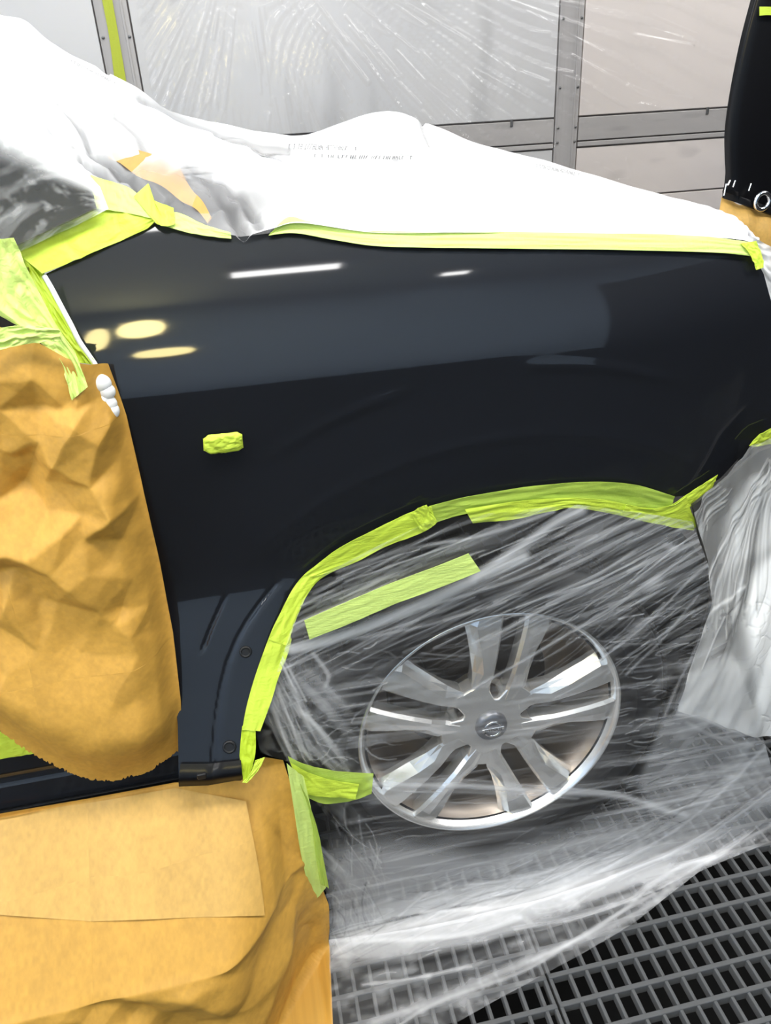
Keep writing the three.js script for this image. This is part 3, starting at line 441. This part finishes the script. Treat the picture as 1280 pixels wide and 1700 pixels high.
const wheelFilmTex = tex(CW, CH, (c, W, Hh) => {
  const r = rng(123), w2 = W >> 1, h2 = Hh >> 1, cc = document.createElement('canvas'); cc.width = w2; cc.height = h2;
  { // crease whitening and gloss streaks painted into the opacity along the pull: one direction above the wheel, one across it, patches below
    const g2 = cc.getContext('2d'), im = g2.createImageData(w2, h2);
    const along = (x, y, t, f, k, seed) => { const a = x * Math.cos(t) + y * Math.sin(t), b = -x * Math.sin(t) + y * Math.cos(t); return fbm(a * f + 0.4 * vn(a * 9, b * 9, seed + 5), b * k + 0.5 * vn(a * 5, b * 14, seed + 7), seed, 3); };
    for (let j = 0; j < h2; j++) for (let i = 0; i < w2; i++) {
      const x = mix(X0, X1, i / w2), y = mix(S1, S0, j / h2), top = ss(0.52, 0.62, y + 0.15 * ss(0.5, 0.75, x)), bot = ss(0.16, 0.04, y + 0.1 * Math.abs(x - 0.34)), mid = 1 - Math.max(top, bot), left = ss(0.1, 0.02, x) * ss(0.62, 0.5, y) * ss(0.05, 0.2, y);
      const inRim = ss(0.25, 0.225, Math.hypot(x - 0.35, y - 0.345));
      let v = 0.024;
      if (top > 0) v += top * (0.46 * Math.max(0, along(x, y, 0.36, 3, 55, 201) - 0.09) + 0.48 * Math.max(0, along(x, y, 0.40, 7, 190, 211) - 0.04));
      if (mid > 0) v += mid * (1 - left) * (1 - 0.45 * inRim) * (0.50 * Math.max(0, along(x, y, -0.03, 6, 130, 221) - 0.03) + 0.22 * Math.max(0, along(x, y, -0.18, 4, 45, 231) - 0.05) + 0.35 * Math.max(0, along(x, y, 0.5, 26, 40, 235)) * ss(0.55, 0.65, x));
      if (bot > 0) v += bot * (0.04 + 0.36 * Math.max(0, along(x, y, 0.12, 9, 42, 241)) + 0.28 * Math.max(0, fbm(x * 45, y * 60, 251, 3)));
      if (left > 0) v += left * (0.75 * Math.max(0, along(x, y, -1.05, 5, 70, 261)) + 0.3 * Math.max(0, fbm(x * 40, y * 40, 271, 3)));
      const k = (j * w2 + i) * 4, q = Math.round(255 * clamp(v)); im.data[k] = im.data[k + 1] = im.data[k + 2] = q; im.data[k + 3] = 255;
    }
    g2.putImageData(im, 0, 0); c.imageSmoothingEnabled = true; c.drawImage(cc, 0, 0, W, Hh);
  }
  const up = -0.40, N0 = c;
  // haze where the film lies in several layers
  layer(N0, 22, (c) => {
    fillPoly(c, [[960, 850], [1150, 850], [1180, 930], [1100, 1000], [930, 1000]], 0.10, 24);
    fillPoly(c, [[545, 1440], [640, 1400], [800, 1415], [950, 1390], [1050, 1340], [1130, 1330], [1290, 1190], [1290, 1340], [1100, 1460], [900, 1540], [700, 1580], [545, 1600]], 0.16);
    fillPoly(c, [[560, 1570], [700, 1500], [950, 1440], [1100, 1370], [1290, 1230], [1290, 1330], [1100, 1450], [900, 1530], [560, 1600]], 0.12);
    fillPoly(c, [[470, 1100], [560, 1080], [560, 1160], [480, 1170]], 0.12);
    fillPoly(c, [[550, 1400], [640, 1400], [800, 1425], [1000, 1360], [1100, 1370], [1000, 1470], [760, 1530], [555, 1570]], 0.20);
  });
  layer(N0, 7, (c) => {
    fillPoly(c, [[1060, 1300], [1100, 1200], [1128, 1178], [1255, 1222], [1232, 1290], [1150, 1352], [1080, 1350]], 0.20);
    fillPoly(c, [[1122, 1185], [1142, 1130], [1200, 1085], [1245, 1100], [1258, 1218]], 0.42);
    fillPoly(c, [[556, 1590], [570, 1550], [700, 1525], [900, 1462], [1040, 1395], [1160, 1340], [1290, 1215], [1290, 1275], [1180, 1370], [1050, 1440], [900, 1508], [760, 1548], [620, 1590]], 0.14);
    for (let k = 0; k < 90; k++) blot(c, mix(460, 1250, r()), mix(860, 1560, r()), 8 + 30 * r(), 4 + 9 * r(), -0.5 + r() * 0.7, 0.12 * r(), r() < 0.6);
  });
  layer(N0, 0.9, (c) => {
    hatch(c, r, [[490, 960], [1150, 830], [1180, 1010], [480, 1090]], 420, (x) => up - 0.12 * ss(900, 1150, x), 190, 3.6, 0.30, { spread: 0.16, bend: 0.12, dark: 0.5 });
    hatch(c, r, [[500, 900], [1160, 850], [1180, 980], [500, 1060]], 40, up, 330, 12, 0.20, { spread: 0.1, bend: 0.1, dark: 0.55 });
    hatch(c, r, [[470, 1100], [640, 1060], [640, 1290], [470, 1260]], 170, -0.12, 55, 2.4, 0.30, { spread: 1.0, bend: 0.8, dark: 0.4 });
    hatch(c, r, [[600, 1060], [1050, 1020], [1050, 1390], [600, 1390]], 170, -0.06, 150, 2.2, 0.22, { spread: 0.25, bend: 0.12, dark: 0.4 });
    hatch(c, r, [[1030, 1000], [1190, 980], [1120, 1300], [1010, 1350]], 260, -0.2, 50, 2.6, 0.36, { spread: 0.4, bend: 0.5, dark: 0.45 });
    hatch(c, r, [[880, 1010], [1190, 880], [1190, 1000], [960, 1150]], 110, -0.62, 170, 3.4, 0.28, { spread: 0.2, dark: 0.45 });
    hatch(c, r, [[550, 1330], [640, 1400], [620, 1570], [553, 1570]], 120, 1.15, 70, 2.6, 0.26, { spread: 0.9, bend: 0.8, dark: 0.45 });
    hatch(c, r, [[620, 1385], [1100, 1320], [1130, 1400], [620, 1540]], 170, -0.22, 60, 3, 0.2, { spread: 0.7, bend: 0.8, dark: 0.5 });
    hatch(c, r, [[430, 1100], [480, 1090], [520, 1250], [470, 1260]], 70, 1.15, 110, 3.4, 0.38, { spread: 0.2, dark: 0.4 });
    hatch(c, r, [[560, 1540], [1250, 1280], [1290, 1330], [560, 1600]], 130, -0.38, 130, 4, 0.26, { spread: 0.3, bend: 0.3, dark: 0.5 });
    hatch(c, r, [[560, 1600], [1250, 1360], [1280, 1400], [600, 1740]], 90, -0.42, 120, 3.4, 0.2, { spread: 0.4, bend: 0.4, dark: 0.4 });
    hatch(c, r, [[1140, 1130], [1240, 1110], [1250, 1210], [1150, 1190]], 30, -0.1, 40, 3, 0.2, { spread: 0.6, dark: 0.3 });
  });
  // pulled folds that stand out, their gloss painted as opaque streaks
  layer(N0, 2.2, (c) => {
    strokeAt(c, [[484, 1078], [560, 1058], [680, 1012], [790, 962], [870, 925]], 26, 0.60);
    strokeAt(c, [[484, 1084], [560, 1064], [680, 1018], [790, 968]], 8, 0.35);
    strokeAt(c, [[790, 958], [850, 918], [920, 870], [965, 848]], 26, 0.52);
    for (const [p, w, a] of [[[[560, 950], [680, 912], [800, 890], [920, 850]], 8, 0.4], [[[700, 1010], [860, 960], [1010, 880], [1120, 850]], 8, 0.4], [[[860, 1010], [980, 960], [1080, 900], [1160, 870]], 7, 0.42], [[[760, 1160], [880, 1090], [1000, 1020], [1120, 940], [1180, 900]], 8, 0.42], [[[990, 1100], [1080, 1030], [1150, 960], [1190, 930]], 7, 0.4], [[[1040, 1120], [1110, 1050], [1160, 990]], 7, 0.3], [[[820, 1000], [930, 950], [1050, 885]], 10, 0.25], [[[600, 1060], [700, 1040], [840, 1000]], 7, 0.3]]) strokeAt(c, p, w, a);
    for (const p of [[[700, 1030], [850, 985], [1000, 920]], [[880, 985], [1000, 935], [1120, 880]], [[560, 980], [700, 935], [830, 905]], [[520, 965], [640, 925], [760, 885]], [[1000, 1060], [1090, 990], [1170, 930]]]) strokeAt(c, p, 12, 0.6, true);
    blot(c, 1085, 970, 30, 20, -0.5, 0.4); blot(c, 1115, 910, 24, 10, 0.5, 0.35);
    strokeAt(c, [[620, 1302], [760, 1304], [900, 1314], [1020, 1320], [1110, 1347], [1140, 1354]], 22, 0.40);
    strokeAt(c, [[620, 1294], [760, 1294], [900, 1306], [1030, 1316]], 4, 0.4); strokeAt(c, [[620, 1312], [800, 1316], [960, 1326]], 4, 0.35);
    strokeAt(c, [[520, 1085], [545, 1120], [540, 1140]], 10, 0.4); strokeAt(c, [[480, 1100], [500, 1180], [540, 1250], [590, 1290]], 5, 0.3);
    strokeAt(c, [[447, 1160], [470, 1220], [490, 1262]], 14, 0.45); strokeAt(c, [[462, 1150], [490, 1220], [515, 1262]], 7, 0.45); strokeAt(c, [[490, 1140], [520, 1200], [580, 1280]], 5, 0.35);
    strokeAt(c, [[1175, 1040], [1150, 1090], [1120, 1150], [1105, 1190]], 9, 0.25);
    // near the floor: bright and dark bands painted for the rolled hem, then the loose layer on the grate
    strokeAt(c, [[556, 1578], [600, 1560], [680, 1556], [780, 1545], [860, 1520]], 13, 0.42);
    strokeAt(c, [[640, 1530], [760, 1505], [900, 1470], [1010, 1420], [1110, 1362], [1200, 1290]], 9, 0.3, true);
    strokeAt(c, [[700, 1515], [860, 1500], [1000, 1445], [1120, 1380], [1210, 1305], [1280, 1230]], 14, 0.32);
    strokeAt(c, [[780, 1470], [900, 1450], [1010, 1400], [1110, 1350], [1180, 1330]], 8, 0.3);
    strokeAt(c, [[930, 1490], [1050, 1440], [1160, 1390], [1290, 1300]], 10, 0.32);
    strokeAt(c, [[960, 1500], [1080, 1460], [1180, 1390], [1290, 1330]], 7, 0.5, true);
    strokeAt(c, [[600, 1602], [720, 1588], [850, 1552], [960, 1510], [1060, 1470]], 24, 0.75, true);
    strokeAt(c, [[620, 1690], [760, 1640], [900, 1580], [1040, 1520], [1150, 1440], [1290, 1360]], 24, 0.26);
    strokeAt(c, [[640, 1710], [720, 1660], [860, 1610], [960, 1550], [1080, 1480]], 8, 0.34);
    strokeAt(c, [[880, 1590], [1000, 1530], [1100, 1450], [1180, 1420]], 10, 0.34);
    strokeAt(c, [[600, 1630], [680, 1620], [780, 1600]], 6, 0.4); strokeAt(c, [[850, 1540], [960, 1520], [1050, 1490]], 5, 0.4);
    strokeAt(c, [[1125, 1188], [1160, 1192], [1210, 1212], [1250, 1218]], 6, 0.5); strokeAt(c, [[1140, 1200], [1190, 1225], [1250, 1238]], 12, 0.2);
  });
});
const filmW = (o = {}) => phys(lin(0.92, 0.915, 0.93), 0.28, { transparent: true, alphaMap: wheelFilmTex, bumpMap: wheelFilmTex, bumpScale: 0.002, side: THREE.DoubleSide, ...o });
{
  const T = [[424, 1212], [450, 1143], [478, 1062], [502, 997], [538, 952], [600, 920], [720, 862], [850, 848], [960, 838], [1060, 850], [1150, 866]], B = [[548, 1590], [640, 1590], [760, 1570], [900, 1545], [1000, 1515], [1100, 1475], [1200, 1420], [1300, 1340]];
  const Lf = [[424, 1212], [432, 1250], [478, 1265], [520, 1400], [546, 1500], [548, 1590]], Rt = [[1150, 866], [1185, 960], [1210, 1060], [1260, 1200], [1300, 1340]];
  const g = coons(T, B, Lf, Rt, hW, 240, 240, (u, v, q) => 0.004 * fbm(q.x * 6 + q.y * 9, q.y * 12 - q.x * 4, 51, 2), { uvOf: uvW });
  tag(obj('wheel_film', g, filmW()), 'wrinkled clear plastic film stretched over the silver wheel', 'plastic film');
  const g2 = coons([[546, 1560], [640, 1550], [760, 1530], [900, 1495], [1000, 1460], [1100, 1420], [1300, 1290]], [[552, 1750], [640, 1725], [760, 1700], [870, 1640], [960, 1590], [1060, 1530], [1160, 1450], [1300, 1390]], [[546, 1560], [552, 1750]], [[1300, 1290], [1300, 1390]], (p) => hW(p) - 0.006, 160, 50, (u, v, q) => 0.006 * (1 + fbm(q.x * 8, q.z * 20, 53, 3)), { uvOf: uvW });
  tag(obj('film_skirt', g2, filmW()), 'loose translucent plastic film trailing across the floor grates', 'plastic film');
}
// corner of the hood film turned down in front of the fender
tag(obj('corner_film', ruled([[1236, 388], [1258, 398], [1300, 420], [1380, 470]], [[1250, 430], [1266, 470], [1285, 520], [1380, 620]], (p) => p.z + 0.075, 40, 30, (u, v, q) => 0.006 * fbm(u * 6 + v * 3, v * 4, 99, 4), { alpha: (() => { const a = []; for (let j = 0; j <= 30; j++) for (let i = 0; i <= 40; i++) a.push(clamp(0.72 + 0.5 * fbm(i * 0.2, j * 0.12, 97, 3))); return a; })() }), filmMat()), 'crinkled white film corner turned down at the front end of the fender', 'plastic film');
// film over the bumper
{
  const h = (p) => p.z - 0.035 - 0.05 * ss(0.75, 0.45, p.y), bx0 = 0.5, bx1 = 1.0, by0 = 0.15, by1 = 1.0, CWb = 820, CHb = 1400;
  const at = (x, y) => { const q = hit(x, y, h); return [((q.x - bx0) / (bx1 - bx0)) * CWb, (1 - (q.y - by0) / (by1 - by0)) * CHb]; };
  const t = tex(CWb, CHb, (c) => {  // sheen and shade of folds painted as opacity, blown-out right side too
    c.fillStyle = 'rgb(92,92,92)'; c.fillRect(0, 0, CWb, CHb); const r = rng(321);
    let pen = c;
    const line = (pts, w, a, dark) => { const c = pen; const q = smooth(pts, 20).map(([x, y]) => at(x, y)); for (const [k, m] of [[1, 0.4], [0.5, 0.6]]) { c.strokeStyle = `rgba(${dark ? 0 : 255},${dark ? 0 : 255},${dark ? 0 : 255},${a * m})`; c.lineWidth = w * 1.25 * k; c.lineCap = 'round'; c.beginPath(); q.forEach(([x, y], i) => (i ? c.lineTo(x, y) : c.moveTo(x, y))); c.stroke(); } };
    const C0 = c; layer(C0, 11, (c) => {
    fillPoly(c, [[1140, 850], [1200, 780], [1290, 720], [1290, 775], [1230, 800], [1200, 900], [1185, 1010], [1160, 920]], 0.5, 14, true, at);
    fillPoly(c, [[1205, 850], [1245, 800], [1300, 780], [1300, 900], [1230, 930], [1200, 960]], 0.5, 14, false, at);
    fillPoly(c, [[1250, 955], [1300, 900], [1300, 1330], [1262, 1225], [1246, 1100], [1238, 1010]], 0.95, 7, false, at);
    fillPoly(c, [[1170, 1000], [1240, 990], [1238, 1090], [1190, 1120], [1130, 1150]], 0.2, 12, true, at);
    fillPoly(c, [[1124, 1190], [1150, 1120], [1200, 1090], [1240, 1110], [1250, 1225]], 0.22, 12, false, at);
    fillPoly(c, [[1190, 1030], [1212, 1010], [1200, 1080], [1182, 1095]], 0.4, 6, true, at);
    });
    layer(C0, 1.6, (c) => { pen = c;
    for (let k = 0; k < 70; k++) { const x1 = mix(1165, 1275, r()), w = 2 + 7 * r() * r(); line([[1295 - 20 * r(), 760 + 40 * r()], [mix(x1, 1280, 0.4), 860 + 20 * r()], [x1, 950 + 40 * r()], [x1 - 20 * r(), 1000 + 60 * r()]], w, 0.12 + 0.28 * r(), r() < 0.52); }
    for (let k = 0; k < 30; k++) { const x = mix(1150, 1180, r()), y = mix(840, 880, r()); line([[x + 35, y - 40], [x, y], [x - 6, y + 30]], 2 + 3 * r(), 0.3, r() < 0.5); }
    for (let k = 0; k < 60; k++) { const x = mix(1245, 1285, r()), y = mix(960, 1220, r()), a = r() * 3; line([[x, y], [x + 16 * Math.cos(a), y + 16 * Math.sin(a)], [x + 30 * Math.cos(a + 0.3), y + 30 * Math.sin(a + 0.3)]], 3, 0.2 * r(), r() < 0.6); }
    line([[1140, 1130], [1160, 1060], [1178, 1020], [1200, 1000], [1235, 975]], 12, 0.5); line([[1165, 1110], [1185, 1060], [1200, 1020]], 3, 0.6); line([[1235, 985], [1215, 1010], [1195, 1020]], 6, 0.5, true);
    });
  });
  const T = [[1150, 850], [1170, 822], [1200, 790], [1240, 745], [1300, 722], [1400, 690]], B = [[1124, 1180], [1150, 1186], [1200, 1206], [1250, 1222], [1400, 1230]], Lf = [[1150, 850], [1172, 930], [1180, 1000], [1150, 1100], [1124, 1180]], Rt = [[1400, 690], [1405, 900], [1405, 1100], [1400, 1230]];
  tag(obj('bumper_film', coons(T, B, Lf, Rt, h, 110, 150, (u, v, q) => 0.012 * fbm((u + 0.3 * v) * 8, v * 3, 95, 3), { uvOf: (q) => [(q.x - bx0) / (bx1 - bx0), (q.y - by0) / (by1 - by0)] }), phys(lin(0.93, 0.92, 0.90), 0.35, { transparent: true, alphaMap: t, bumpMap: t, bumpScale: 0.004, side: THREE.DoubleSide })), 'whitish gathered plastic film hanging over the bumper at the right edge', 'plastic film');
  part('bumper', coons([[1150, 840], [1200, 795], [1250, 745], [1320, 715]], [[1120, 1180], [1180, 1190], [1250, 1180], [1340, 1150]], [[1150, 840], [1170, 930], [1180, 1000], [1120, 1180]], [[1320, 715], [1335, 900], [1340, 1150]], (p) => p.z + 0.02, 20, 20, (u) => 0.02 * u, { thick: 0.006 }), std(lin(0.05, 0.048, 0.045), 0.5), car);
}

// ---------------------------------------------------------------- tape
function strip(label, top, bot, m, h, o = {}) {
  const seed = taken.get('masking_tape') ?? 0, n = o.nu ?? 40, r = rng(seed + 400);
  const g = ruled(top, bot, h, n, o.nv ?? 14, (u, v, q) => (o.wrinkle ?? 0.0012) * (1.3 * fbm(u * 5 + v * 2.2 + seed, v * 5 - u * 1.6, seed + 7, 4) + 0.5 * tri(u * 2.3 - v * 1.7 + 0.8 * vn(u * 5, v * 4, seed + 3))) + (o.puff ?? 0) * Math.sin(Math.PI * u) ** 0.3 * Math.sin(Math.PI * v) ** 0.4, { curve: o.curve ?? true, thick: o.thick ?? 0.0006, uvOf: (q) => [q.x, q.y + q.z] });
  return tag(obj('masking_tape', g, m), label, 'tape');
}
const fo = (o) => onF(0.003 + o);
// pillar and cowl
strip('wide yellow-green tape sheet along the slanted upper left fender edge', [[2, 398], [60, 366], [130, 336], [200, 314], [262, 346]], [[70, 454], [128, 431], [185, 405], [238, 382], [260, 366]], M.tape, fo(0.002), { wrinkle: 0.002, nu: 70, nv: 30 });
strip('pale green tape under thin film at the foot of the windshield pillar', [[150, 290], [180, 300], [215, 312], [250, 340]], [[150, 345], [190, 350], [225, 356], [262, 366]], M.tapePale, fo(0.005));
strip('small pointed green tape end sticking up at the cowl corner', [[222, 326], [246, 304], [254, 332], [288, 345]], [[258, 370], [268, 375], [278, 376], [290, 372]], M.tape, fo(0.008), { curve: false });
strip('short green tape tapering along the dip of the cowl', [[262, 350], [300, 354], [340, 373], [383, 386]], [[258, 370], [300, 383], [345, 392], [384, 396]], M.tapePale, fo(0.003));
strip('long pale green tape along the top edge between fender and hood', [[450, 386], [478, 360], [510, 367], [560, 379], [620, 384], [800, 384], [1000, 387], [1150, 391], [1250, 402]], [[446, 391], [490, 387], [560, 399], [640, 409], [800, 412], [1000, 414], [1180, 419], [1253, 426]], M.tapePale, fo(0.004), { nu: 120 });
strip('green tape end folded down over the front corner of the fender', [[1230, 404], [1246, 424], [1256, 448]], [[1255, 400], [1265, 422], [1268, 444]], M.tape, fo(0.007));
// rear edge
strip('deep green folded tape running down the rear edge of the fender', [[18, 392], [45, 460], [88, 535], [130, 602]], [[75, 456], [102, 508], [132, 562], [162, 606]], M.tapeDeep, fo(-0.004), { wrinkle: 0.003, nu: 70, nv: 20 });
strip('pale bent tape ending in a torn tail on the door paper', [[-40, 400], [-20, 505], [48, 552], [98, 602], [120, 664]], [[22, 395], [56, 470], [98, 548], [126, 590], [146, 642]], M.tapePale, (p) => p.z - 0.042 + 0.03 * ss(1.0, 1.2, p.y), { nu: 80, nv: 24, wrinkle: 0.004 });
strip('yellow tape strip across the top of the door paper at the left edge', [[-20, 548], [40, 541], [98, 546]], [[-20, 585], [40, 572], [102, 566]], M.tapePale, (p) => p.z - 0.050, { wrinkle: 0.003, nv: 20 });
strip('small green tape patch covering the side marker opening', [[337, 729], [346, 722], [394, 717], [402, 721]], [[338, 748], [350, 754], [396, 749], [404, 743]], M.tape, fo(0.002), { puff: 0.006, curve: false, nv: 20 });
// wheel arch, from the foot up and round
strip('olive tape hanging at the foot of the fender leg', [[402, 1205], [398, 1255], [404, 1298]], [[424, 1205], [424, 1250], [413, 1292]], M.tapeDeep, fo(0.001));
strip('narrow bright tape fold at the bottom tip of the fender leg', [[424, 1262], [415, 1285], [402, 1299]], [[440, 1257], [428, 1280], [410, 1300]], M.tape, fo(0.004));
strip('broad yellow-green tape on the lower rear of the wheel arch', [[402, 1212], [410, 1170], [426, 1115], [450, 1050], [470, 1008]], [[432, 1214], [450, 1165], [464, 1120], [478, 1085], [484, 1062]], M.tape, fo(0.004));
strip('crinkled green tape where the wheel arch starts to curve over', [[446, 1062], [478, 992], [500, 960], [522, 941], [562, 912]], [[476, 1072], [496, 1018], [510, 988], [532, 962], [574, 938]], M.tape, fo(0.006));
strip('slim green tape along the rising part of the wheel arch', [[505, 955], [560, 912], [620, 880], [680, 852], [716, 840]], [[520, 958], [576, 940], [642, 907], [702, 884], [724, 868]], M.tape, fo(0.008));
strip('torn bright tape overlap on the upper left of the wheel arch', [[682, 853], [694, 844], [708, 838]], [[700, 884], [716, 876], [727, 866]], M.tape, fo(0.010), { curve: false });
strip('thin see-through olive tape along the crown of the wheel arch', [[712, 841], [760, 828], [850, 812], [930, 803], [1000, 800], [1060, 806], [1120, 824]], [[720, 868], [780, 852], [870, 840], [940, 836], [1010, 838], [1070, 848], [1112, 850]], M.tapeThin, fo(0.004), { nu: 80 });
strip('bright yellow-green tape holding film below the wheel arch crown', [[772, 846], [850, 834], [940, 827], [1010, 831], [1060, 842], [1100, 846]], [[785, 869], [850, 863], [910, 850], [950, 843], [1010, 852], [1090, 870]], M.tape, fo(0.009), { nu: 80 });
strip('bright torn tape end at the front of the wheel arch', [[1040, 838], [1085, 846], [1120, 838], [1140, 824], [1148, 850], [1157, 868]], [[1030, 856], [1070, 866], [1100, 872], [1120, 876], [1140, 879], [1152, 880]], M.tape, fo(0.013), { curve: false });
strip('thin tape sliver rising from arch to bumper film', [[1100, 848], [1140, 822], [1192, 788]], [[1112, 862], [1150, 838], [1182, 812]], M.tape, fo(0.006));
strip('small tape piece on the bumper edge at the right border', [[1244, 740], [1262, 721], [1290, 708]], [[1252, 742], [1268, 740], [1290, 734]], M.tape, fo(0.012));
strip('straight flat tape strip holding folds of film above the wheel', [[505, 1030], [560, 1006], [640, 972], [720, 942], [778, 919]], [[514, 1062], [580, 1036], [660, 1001], [740, 972], [798, 948]], M.tapePale, (p) => hW(p) - 0.016, { curve: false, wrinkle: 0.0006 });
strip('tape piece lying across the wheel film towards the rim', [[478, 1256], [510, 1270], [560, 1281], [620, 1284]], [[500, 1318], [535, 1334], [575, 1332], [617, 1318]], M.tapeThin, (p) => hW(p) - 0.016);
strip('bright second tape layer beside the rim at lower left', [[482, 1266], [515, 1284], [555, 1296], [596, 1302]], [[500, 1316], [525, 1322], [560, 1324], [590, 1326]], M.tape, (p) => hW(p) - 0.021);
strip('bright tape running down the right edge of the brown paper skirt', [[476, 1268], [486, 1330], [500, 1420], [519, 1500]], [[504, 1290], [516, 1340], [530, 1410], [541, 1474]], M.tapePale, (p) => p.z - 0.085, { nu: 60 });
strip('thin pale tape edge overlapping the paper skirt and film', [[498, 1300], [514, 1350], [524, 1420], [532, 1468]], [[510, 1326], [526, 1372], [537, 1425], [546, 1475]], M.tapeThin, (p) => p.z - 0.090, { nu: 50 });
strip('wrinkled green tape above the sill at the left edge', [[-20, 1212], [40, 1222], [110, 1242]], [[-20, 1264], [40, 1254], [110, 1242]], M.tape, (p) => p.z - 0.012, { curve: false });
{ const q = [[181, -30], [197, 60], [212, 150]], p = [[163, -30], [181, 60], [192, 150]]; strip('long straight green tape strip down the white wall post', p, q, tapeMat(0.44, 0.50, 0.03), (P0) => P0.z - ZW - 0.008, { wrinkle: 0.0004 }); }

// ---------------------------------------------------------------- clear film on the wall
{
  const fx = atZ(400, -160, ZW), W = 1024, Hh = 512, r = rng(55);
  const wx0 = -0.22, wx1 = 2.9, wy0 = 0.3, wy1 = 2.6;
  const t = tex(1536, 1132, (c, w, h) => {
    c.fillStyle = '#000'; c.fillRect(0, 0, w, h);
    const cx = ((fx.x - wx0) / (wx1 - wx0)) * w, cy = (1 - (fx.y - wy0) / (wy1 - wy0)) * h;
    const C0 = c; layer(C0, 1.5, (c) => { for (let k = 0; k < 420; k++) { const a = r() * Math.PI, d0 = 60 + r() * 900, L = 30 + r() * r() * 260, wd = 3 + 7 * r() * r(); c.strokeStyle = `rgba(255,255,255,${0.12 + 0.5 * r() * r()})`; c.lineWidth = wd; c.lineCap = 'round'; const j = (r() - 0.5) * 0.06; c.beginPath(); c.moveTo(cx + Math.cos(a) * d0, cy + Math.sin(a) * d0); c.lineTo(cx + Math.cos(a + j) * (d0 + L), cy + Math.sin(a + j) * (d0 + L)); c.stroke(); } });
  });
  const m = phys(lin(1, 1, 1), 0.16, { transmission: 1, thickness: 0, bumpMap: t, bumpScale: 0.018, side: THREE.DoubleSide });
  const pos = [], nu = 220, nv = 150;
  for (let j = 0; j <= nv; j++) for (let i = 0; i <= nu; i++) { const x = mix(wx0, wx1, i / nu), y = mix(wy1, wy0, j / nv), a = Math.atan2(y - fx.y, x - fx.x); pos.push(new THREE.Vector3(x, y, ZW + 0.03 + 0.008 * tri(a * 22 + 0.4 * vn(x * 3, y * 3, 81)) + 0.004 * vn(x * 6, y * 6, 82))); }
  tag(obj('wall_film', gridGeo(pos, nu, nv, { uvOf: (p, u, v) => [u, 1 - v] }), m), 'clear plastic film with radiating shiny creases hanging over the white wall', 'plastic film');
}
// ---------------------------------------------------------------- black panel on a stand, front right
{
  const Z = -1.0, t = thing('car_body_section', 'glossy black car body section standing upright in the upper right corner', 'car panel');
  const edge = [[1262, -60], [1246, 0], [1228, 70], [1212, 150], [1203, 215], [1203, 262], [1204, 290], [1199, 330]], far = [[1480, -60], [1480, 0], [1480, 70], [1480, 150], [1480, 240], [1480, 300], [1480, 350], [1480, 395]];
  part('panel_skin', loft([edge.map(([x, y]) => [x, y, Z]), edge.map(([x, y], i) => [x + 25, mix(y, far[i][1], 0.1), Z + 0.02]), edge.map(([x, y], i) => [mix(x, far[i][0], 0.5), mix(y, far[i][1], 0.5), Z + 0.03]), far.map(([x, y]) => [x, y, Z])], 60, 30, (u, v, c) => 0, { plain: true, thick: 0.012 }), M.gloss, t);
  part('lower_flange', loft([[[1199, 318, Z + 0.03], [1240, 330, Z + 0.045], [1300, 350, Z + 0.05], [1400, 378, Z + 0.05]], [[1199, 329, Z + 0.02], [1240, 342, Z + 0.05], [1300, 362, Z + 0.055], [1400, 392, Z + 0.05]]], 30, 6, (u, v) => 0.004 * Math.sin(v * Math.PI), { plain: true, thick: 0.01 }), M.gloss, t);
  for (const [x, y, s] of [[1266, 334, 0.02], [1350, 356, 0.02]]) { const q = atZ(x, y, Z + 0.058); part('hole_glint', [new THREE.TorusGeometry(s, 0.006, 10, 24).translate(q.x, q.y, q.z)], M.chrome, t); }  // chrome rings stand in for the pale reflection round the holes
  for (const [x, y0, y1] of [[1206, 305, 325], [1212, 300, 308], [1221, 300, 311], [1247, 305, 317]]) { const a = atZ(x, y0, Z + 0.05), b = atZ(x - 4, y1, Z + 0.055); part('clip', new THREE.TubeGeometry(new THREE.LineCurve3(a, b), 2, 0.0025, 6), M.chrome, t); }
  const q = atZ(1330, 330, Z); part('stand', [cyl(0.02, 0.02, q.y + 0.15, q.x, (q.y + 0.15) / 2, q.z - 0.03), rbox(0.5, 0.03, 0.5, 0.01, q.x, 0.02, q.z - 0.1)], M.black, t);
  tag(obj('masking_tape', loft([[[1261, 11, Z + 0.03], [1275, 11, Z + 0.035], [1300, 12, Z + 0.04]], [[1261, 26, Z + 0.03], [1275, 25, Z + 0.035], [1300, 26, Z + 0.04]]], 10, 4, () => 0, { plain: true, thick: 0.001 }), M.tape), 'small green tape piece stuck on the black panel at upper right', 'tape');
  tag(obj('masking_paper', loft([[[1198, 327, Z + 0.005], [1240, 342, Z + 0.03], [1290, 358, Z + 0.035], [1400, 390, Z + 0.035]], [[1194, 352, Z + 0.03], [1235, 368, Z + 0.06], [1290, 396, Z + 0.07], [1400, 450, Z + 0.07]], [[1190, 385, Z + 0.03], [1230, 415, Z + 0.06], [1290, 455, Z + 0.07], [1400, 520, Z + 0.07]]], 40, 20, (u) => 0.004 * Math.sin(u * 40), { plain: true }), M.paperFlap), 'brown paper strip hanging below the black panel at the right edge', 'paper');
}
renderer.render(scene, camera);
